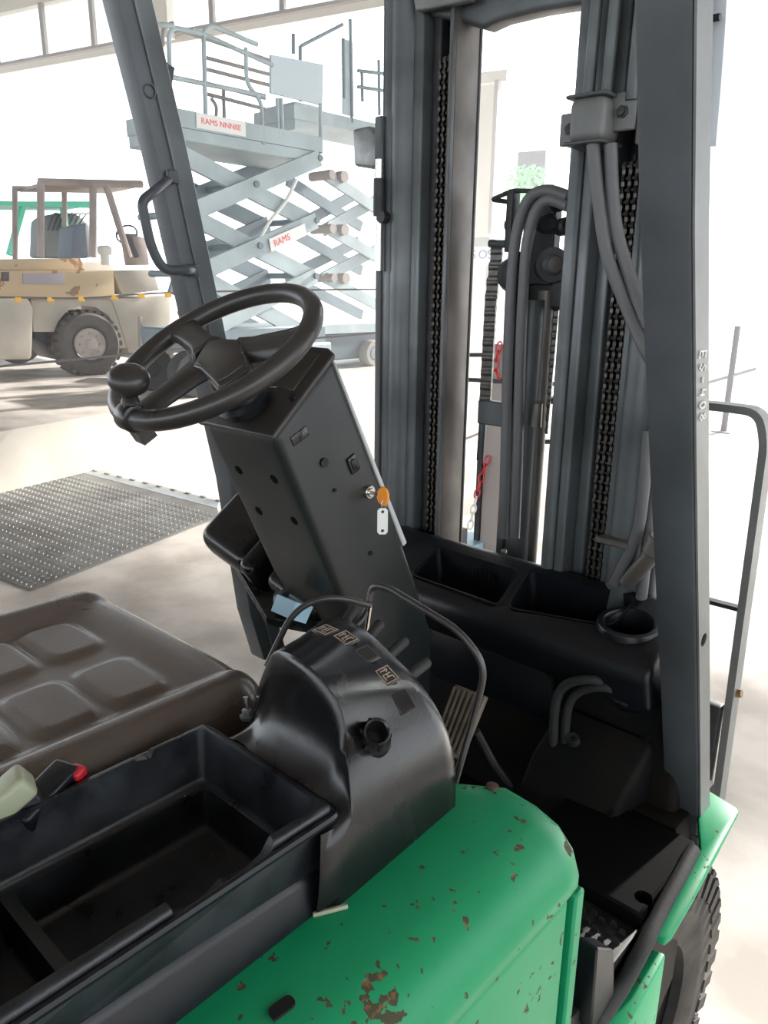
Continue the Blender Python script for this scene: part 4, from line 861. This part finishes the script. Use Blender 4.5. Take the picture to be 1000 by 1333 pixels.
# ---- big beige forklift
bn = V((.994, -.11, 0)); bL = V((.11, .994, 0)); bO = V((-8.6, 4.7, .5))
def lp_(px, py, off=0): return PL(px, py, bO-bn*off, bn)
beige = chipped('worn beige paint', (.56, .42, .26), 5, .84, rust=(.30, .19, .12), rough=.6)
beige2 = mat('faded cream paint', (.58, .52, .43), .7, noise=.25, nscale=2)
bf = thing('large_forklift', 'big worn beige forklift with open cab parked at the far left', 'forklift', bO)
def slab(pts, depth, m, nm, off=0, bv=.015, par=None, lab=None):
    b = B(); prism(b, [lp_(*p, off) for p in pts], -bn*depth); bev(b, bv, 2); return obj(nm, b, m, par or bf, lab)
slab([(-60, 352), (148, 352), (150, 388), (-60, 390)], 1.6, beige, 'side_frame')
slab([(-60, 338), (105, 336), (112, 352), (-60, 352)], 1.3, beige, 'deck', .15)
slab([(-70, 388), (38, 388), (44, 402), (42, 468), (-70, 470)], 1.5, beige2, 'counterweight', -.1, .04)
slab([(146, 352), (200, 351), (208, 378), (160, 384)], 1.4, beige2, 'fuel_tank', .05)
slab([(145, 388), (172, 388), (205, 385), (222, 384), (222, 420), (190, 470), (170, 466)], 1.2, beige2, 'front_frame', .1)
slab([(40, 388), (150, 388), (170, 452), (155, 454), (150, 430), (142, 412), (125, 400), (105, 398), (88, 404), (75, 420), (70, 432), (44, 432)], .12, beige2, 'mudguard', .12, .004)
slab([(44, 430), (80, 430), (80, 470), (60, 450), (44, 440)], .9, mastd, 'axle', .5)
for i, (p, q_) in enumerate((((2, 354), (12, 366)), ((30, 356), (84, 370)))):
    slab([p, (q_[0], p[1]), q_, (p[0], q_[1])], .05, mat('side recess %d' % i, (.10, .09, .09) if i == 0 else (.38, .34, .36), .7), 'recess', -.02, .003)
wc = lp_(118, 445); wc = V((wc.x, wc.y, .5+.40)); b = B(); A_ = bn
lathe(b, [(.20, -.05), (.24, -.0), (.36, .0), (.395, -.04), (.40, -.12), (.40, -.30), (.36, -.34), (.20, -.34)], wc, A_, 48, True)
u_ = V((0, 0, 1)); w_ = bL
for i in range(26):
    a = 2*math.pi*i/26; rad = w_*math.cos(a)+u_*math.sin(a); tn = -w_*math.sin(a)+u_*math.cos(a)
    box(b, wc+rad*.405-A_*.10, (.14, .055, .04), (A_, tn, rad)); rad2 = w_*math.cos(a+.12)+u_*math.sin(a+.12); tn2 = -w_*math.sin(a+.12)+u_*math.cos(a+.12); box(b, wc+rad2*.405-A_*.27, (.14, .055, .04), (A_, tn2, rad2))
tw = obj('tyre', b, mat('dusty large tyre', (.10, .085, .075), .85, noise=.3, nscale=10), bf)
b = B(); lathe(b, [(.20, -.02), (.19, .0), (.17, -.03), (.12, -.04), (.10, -.01), (.07, .0), (.06, .03), (0, .03)], wc, A_, 32); rm_ = obj('rim', b, mat('pale dusty rim', (.48, .42, .37), .7, noise=.2), tw)
for i in range(8):
    a = math.pi*i/4; b = B(); p = wc+(w_*math.cos(a)+u_*math.sin(a))*.135-A_*.035; cyl(b, p, p+A_*.03, .016, seg=6); obj('wheel_nut', b, mull, rm_)
cabm = mat('faded pinkish cab paint', (.40, .33, .30), .6, noise=.3, nscale=3)
for pts, off in (([(53, 335), (53, 238)], .2), ([(121, 335), (121, 238)], .2), ([(168, 335), (138, 240)], .2), ([(50, 237), (185, 240)], .2), ([(53, 335), (53, 238)], 1.2), ([(121, 335), (121, 238)], 1.2), ([(50, 236), (185, 240)], 1.2)):
    b = B(); tube(b, [lp_(*p, .2)-bn*(off-.2) for p in pts], .045 if off < 1 else .035, 8); obj('cab_post', b, cabm, bf)
slab([(60, 236), (185, 238), (185, 243), (60, 241)], 1.0, cabm, 'cab_roof', .2, .004)
slab([(92, 336), (95, 295), (112, 290), (115, 336)], .5, mat('blue grey seat', (.16, .2, .25), .7), 'operator_seat', .5)
b = B(); c = lp_(138, 345, .3); lathe(b, [(.06, 0), (.06, .12), (.09, .14), (.09, .22), (.05, .24), (0, .24)], c, (0, 0, 1), 16); obj('air_cleaner', b, white, bf)
b = B(); c = lp_(165, 305, .5); tube(b, [c+bL*.14*math.cos(k*.39)+(u_*.6+bn*.5).normalized()*.14*math.sin(k*.39) for k in range(16)], .012, 6, True); beam(b, c, lp_(178, 335, .5), .05, .05); beam(b, c-bL*.14, c+bL*.14, .03, .015); obj('steering_wheel', b, mastd, bf)
slab([(172, 305), (190, 310), (195, 345), (178, 345)], .4, cabm, 'dash_column', .5)
# ---- green-roofed forklift behind it
gO = bO-bn*2.2; 
def gp_(px, py, off=0): return PL(px, py, gO-bn*off, bn)
gf = thing('green_forklift', 'forklift with bright green overhead guard standing behind the big beige forklift', 'forklift', gp_(60, 455))
gpaint = mat('bright green guard paint', (.10, .62, .42), .5)
for pts in ([(12, 332), (30, 268)], [(88, 320), (82, 268)], [(-30, 264), (120, 268)]):
    b = B(); a, c = [gp_(*p) for p in pts]; beam(b, a, c, .06, .11, (1, 0, 0)); obj('guard_frame', b, gpaint, gf)
b = B(); prism(b, [gp_(-30, 262), gp_(118, 262), gp_(118, 268), gp_(-30, 266)], -bn*1.1); obj('guard_roof', b, gpaint, gf)
b = B(); prism(b, [gp_(*p, .1) for p in ((60, 335), (62, 285), (72, 278), (100, 278), (118, 292), (122, 335))], -bn*.8); bev(b, .05, 2); obj('body', b, mat('grey truck body', (.17, .19, .2), .7), gf)
b = B(); prism(b, [gp_(*p) for p in ((-30, 340), (150, 340), (150, 430), (-30, 430))], -bn*1.1); bev(b, .05, 2); obj('chassis', b, beige2, gf)
for px in (20, 120):
    c = gp_(px, 430); b = B(); lathe(b, [(.1, -.12), (.34, -.12), (.36, 0), (.34, .1), (.12, .1), (.1, .06), (0, .06)], V((c.x, c.y, .86)), bn, 24); obj('wheel', b, rubber, gf)
for i in range(7):
    b = B(); c0_ = gp_(66+i*7, 286-abs(3-i)*-1, .1); tube(b, spl([gp_(62+i*6, 300, .05), gp_(70+i*7, 279, .05), gp_(78+i*7, 279, .6)], 3), .012, 6); obj('guard_bar', b, mastd, gf)

# ---- low wheeled trolley seen through the steering wheel
tO = Z(245, 495, .5); tn_ = FW.copy(); tn_.z = 0; tn_.normalize(); tn_ = -tn_; ty_ = thing('wheeled_trolley', 'low dark steel trolley frame on small wheels seen through the steering wheel', 'trolley', tO)
def tp(px, py, off=0): return PL(px, py, tO-tn_*off, tn_)
for pts in ([(184, 492), (182, 412)], [(240, 498), (236, 425)], [(188, 460), (250, 455)], [(196, 485), (262, 488)], [(222, 424), (224, 492)], [(188, 432), (250, 428)], [(212, 480), (232, 482)]):
    b = B(); a, c = [tp(*p) for p in pts]; tube(b, [a, c], .028, 6); obj('frame_bar', b, mull, ty_)
for px, o_ in ((212, .35), (262, .35), (190, .1)):
    c = tp(px, 480, o_); b = B(); lathe(b, [(.1, -.06), (.17, -.06), (.18, 0), (.17, .05), (.1, .05), (.09, .02), (0, .02)], V((c.x, c.y, .68)), tn_, 22); obj('wheel', b, mat('grey trolley wheel', (.25, .23, .21), .8), ty_)
b = B(); a, c = tp(205, 440, .5), tp(270, 436, .5); beam(b, a, c, .5, .05); obj('deck', b, mull, ty_)

# ---- yellow-clipped tape barrier between the forklift and the machines
rope = mat('dark barrier rope', (.16, .15, .15), .7); yel = mat('yellow clip', (.75, .42, .05), .5)
def D_(px, py, dist): d = ray(px, py); return CAM+d*(dist)
rb = thing('upper_barrier_rope', 'upper dark barrier line with yellow clips crossing before the big beige forklift', 'barrier rope', D_(100, 387, 6.6))
P_ = [D_(-60, 390, 6.4), D_(0, 387, 6.5), D_(110, 388, 6.6), D_(220, 381, 6.8), D_(440, 377, 7.2), D_(520, 377, 7.4)]
b = B(); tube(b, spl(P_, 6), .009, 6); obj('line', b, rope, rb)
for px, py in ((24, 390), (66, 390), (106, 389), (149, 387), (184, 385), (219, 384)):
    t = px/110; d_ = 6.5+.1*t if px < 110 else 6.6+.2*(px-110)/110; b = B(); c = D_(px, py, d_); box(b, c, (.055, .03, .04), (bL, bn, V((0, 0, 1)))); bev(b, .003, 1); obj('clip', b, yel, rb)
rb2 = thing('lower_barrier_rope', 'lower plain barrier line running across the raised floor behind the steering wheel', 'barrier rope', D_(100, 470, 6.6))
b = B(); tube(b, spl([D_(-60, 482, 6.4), D_(0, 477, 6.5), D_(150, 463, 6.7), D_(300, 448, 6.9), D_(440, 438, 7.2), D_(520, 430, 7.4)], 5), .011, 6); obj('line', b, rope, rb2)
# ---- posts to the right
bo = Z(942, 562, 0); bp_ = thing('barrier_post', 'slim dark floor post with base plate standing to the right of the forklift pillar', 'post', bo)
b = B(); cyl(b, bo, bo+V((0, 0, 1.25)), .035, seg=14); obj('pole', b, mat('dark post paint', (.14, .13, .15), .5), bp_)
b = B(); mm(b, bo-V((.11, .11, 0)), bo+V((.11, .11, .012))); bev(b, .003, 1); obj('base_plate', b, mull, bp_)
b = B(); a, c = PL(905, 503, bo, (0, 1, 0)), PL(985, 480, bo, (0, 1, 0)); tube(b, [a+(a-c)*.2, c], .02, 8); obj('rail', b, grey_l, bp_)
# dark stand with red and white chain seen between the mast rails
DPy = 3.2
dso = Y(635, 735, DPy); dso.z = 0; ds = thing('chain_stand', 'dark post between the mast rails carrying a red and white chain', 'post', dso)
b = B(); x0_, x1_ = Y(627, 640, DPy).x, Y(652, 640, DPy).x; mm(b, (x0_, DPy, 0), (x1_, DPy+.04, Y(640, 448, DPy).z)); bev(b, .006, 1); obj('board', b, mull, ds)
b = B(); mm(b, (x0_-.03, DPy-.01, 0), (x0_, DPy+.04, Y(640, 500, DPy).z)); obj('upright', b, mastd, ds)
for (p, q_) in (((606, 462), (632, 462)), ((606, 494), (720, 500)), ((700, 575), (720, 575))):
    b = B(); beam(b, Y(*p, DPy), Y(*q_, DPy), .02, .02); obj('rail', b, mastd, ds)
b = B(); mm(b, (Y(598, 690, DPy).x, DPy-.1, Y(610, 712, DPy).z-.03), (Y(630, 700, DPy).x, DPy+.1, Y(610, 700, DPy).z)); obj('foot_box', b, blueish, ds)
def pchain(pts, nm, lab, n0=14):
    pts = spl(pts, 10); L = sum((a-c).length for a, c in zip(pts, pts[1:])); t = thing(nm, lab, 'chain', pts[-1], 'red and white plastic chains'); pit = .045; acc = 0; k = 0; nxt = 0; base = {}
    for a, c in zip(pts, pts[1:]):
        l = (c-a).length
        while nxt < acc+l:
            p = a+(c-a)*((nxt-acc)/l); d = (c-a).normalized(); ang = k % 2; col = (k//5) % 2
            u = d.orthogonal().normalized(); u = u if ang == 0 else d.cross(u); b = B()
            tube(b, [p+d*.028*math.cos(j*math.pi/5)+u*.014*math.sin(j*math.pi/5) for j in range(10)], .0045, 5, True); obj('chain_link', b, redp if col == 0 else white, t); k += 1; nxt += pit
        acc += l
pchain([Y(634, 600, 3.18), Y(628, 618, 3.17), Y(622, 640, 3.16), Y(616, 665, 3.16), Y(611, 692, 3.16)], 'plastic_chain', 'red and white plastic chain hanging low beside the left mast rail')
pchain([Y(650, 452, 3.18), Y(647, 465, 3.18), Y(645, 478, 3.18), Y(650, 494, 3.18)], 'plastic_chain', 'short red chain loop high on the dark stand')
# notice on the hall column
nb = HB(627, 325, 19.4); so = thing('column_notice', 'small notice board with grey panel and red and blue lettering on the cream hall column', 'sign', nb)
b = B(); box(b, hp_((nb-CAM).dot(E1), nb.z, 19.4), (.75, .03, .75), (E1, E2, V((0, 0, 1)))); obj('board', b, white, so)
b = B(); box(b, hp_((nb-CAM).dot(E1)-.02, nb.z+.18, 19.37), (.45, .03, .22), (E1, E2, V((0, 0, 1)))); obj('panel', b, mat('grey notice', (.3, .33, .3), .6), so)
base = hp_((nb-CAM).dot(E1)-.27, nb.z-.22, 19.36)
text('S', .3, base, E1, (0, 0, 1), .005, 'lettering', redp, so); text('OS', .3, base+E1*.2, E1, (0, 0, 1), .005, 'lettering', mat('blue lettering', (.05, .1, .4), .6), so)
# far building opening and foliage beyond the doorway
fo = HB(690, 245, 45); fb = thing('far_building', 'dark-windowed building corner far beyond the doorway', 'building', V((fo.x, fo.y, -1.2)))
c = HB(692, 225, 45); b = B(); box(b, c, (1.6, .3, 2.2), (E1, E2, V((0, 0, 1)))); obj('window', b, mat('dark window', (.05, .04, .05), .4), fb)
b = B(); box(b, HB(692, 250, 46)+V((0, 0, -4.5)), (2.2, 1.2, 9), (E1, E2, V((0, 0, 1)))); obj('wall', b, cream, fb)
random.seed(4); b = B(); c = HB(688, 236, 43)
for i in range(520):
    r = random.random()**.6; a = random.uniform(0, 6.28); z = random.uniform(-1, 1); p = c+E1*(r*1.4*math.cos(a)*(1-.4*max(z, 0)))+E2*(r*math.sin(a))+V((0, 0, z*.9-.2))
    n_ = V((random.gauss(0, 1), random.gauss(0, 1), random.gauss(0, 1))).normalized(); u = n_.orthogonal().normalized()*.14; w = n_.cross(u)
    b.faces.new([b.verts.new(p+q) for q in (-u, w*.5, u, -w*.5)])
tre = thing('leafy_tree', 'small bright green tree top beyond the doorway above the mast head', 'tree', V((c.x, c.y, -1.2)))
obj('foliage', b, mat('sunlit leaf green', (.16, .5, .18), .7), tre, kind='stuff'); b = B(); cyl(b, V((c.x, c.y, -1.2)), c, .12, .06, 10); obj('trunk', b, mull, tre)
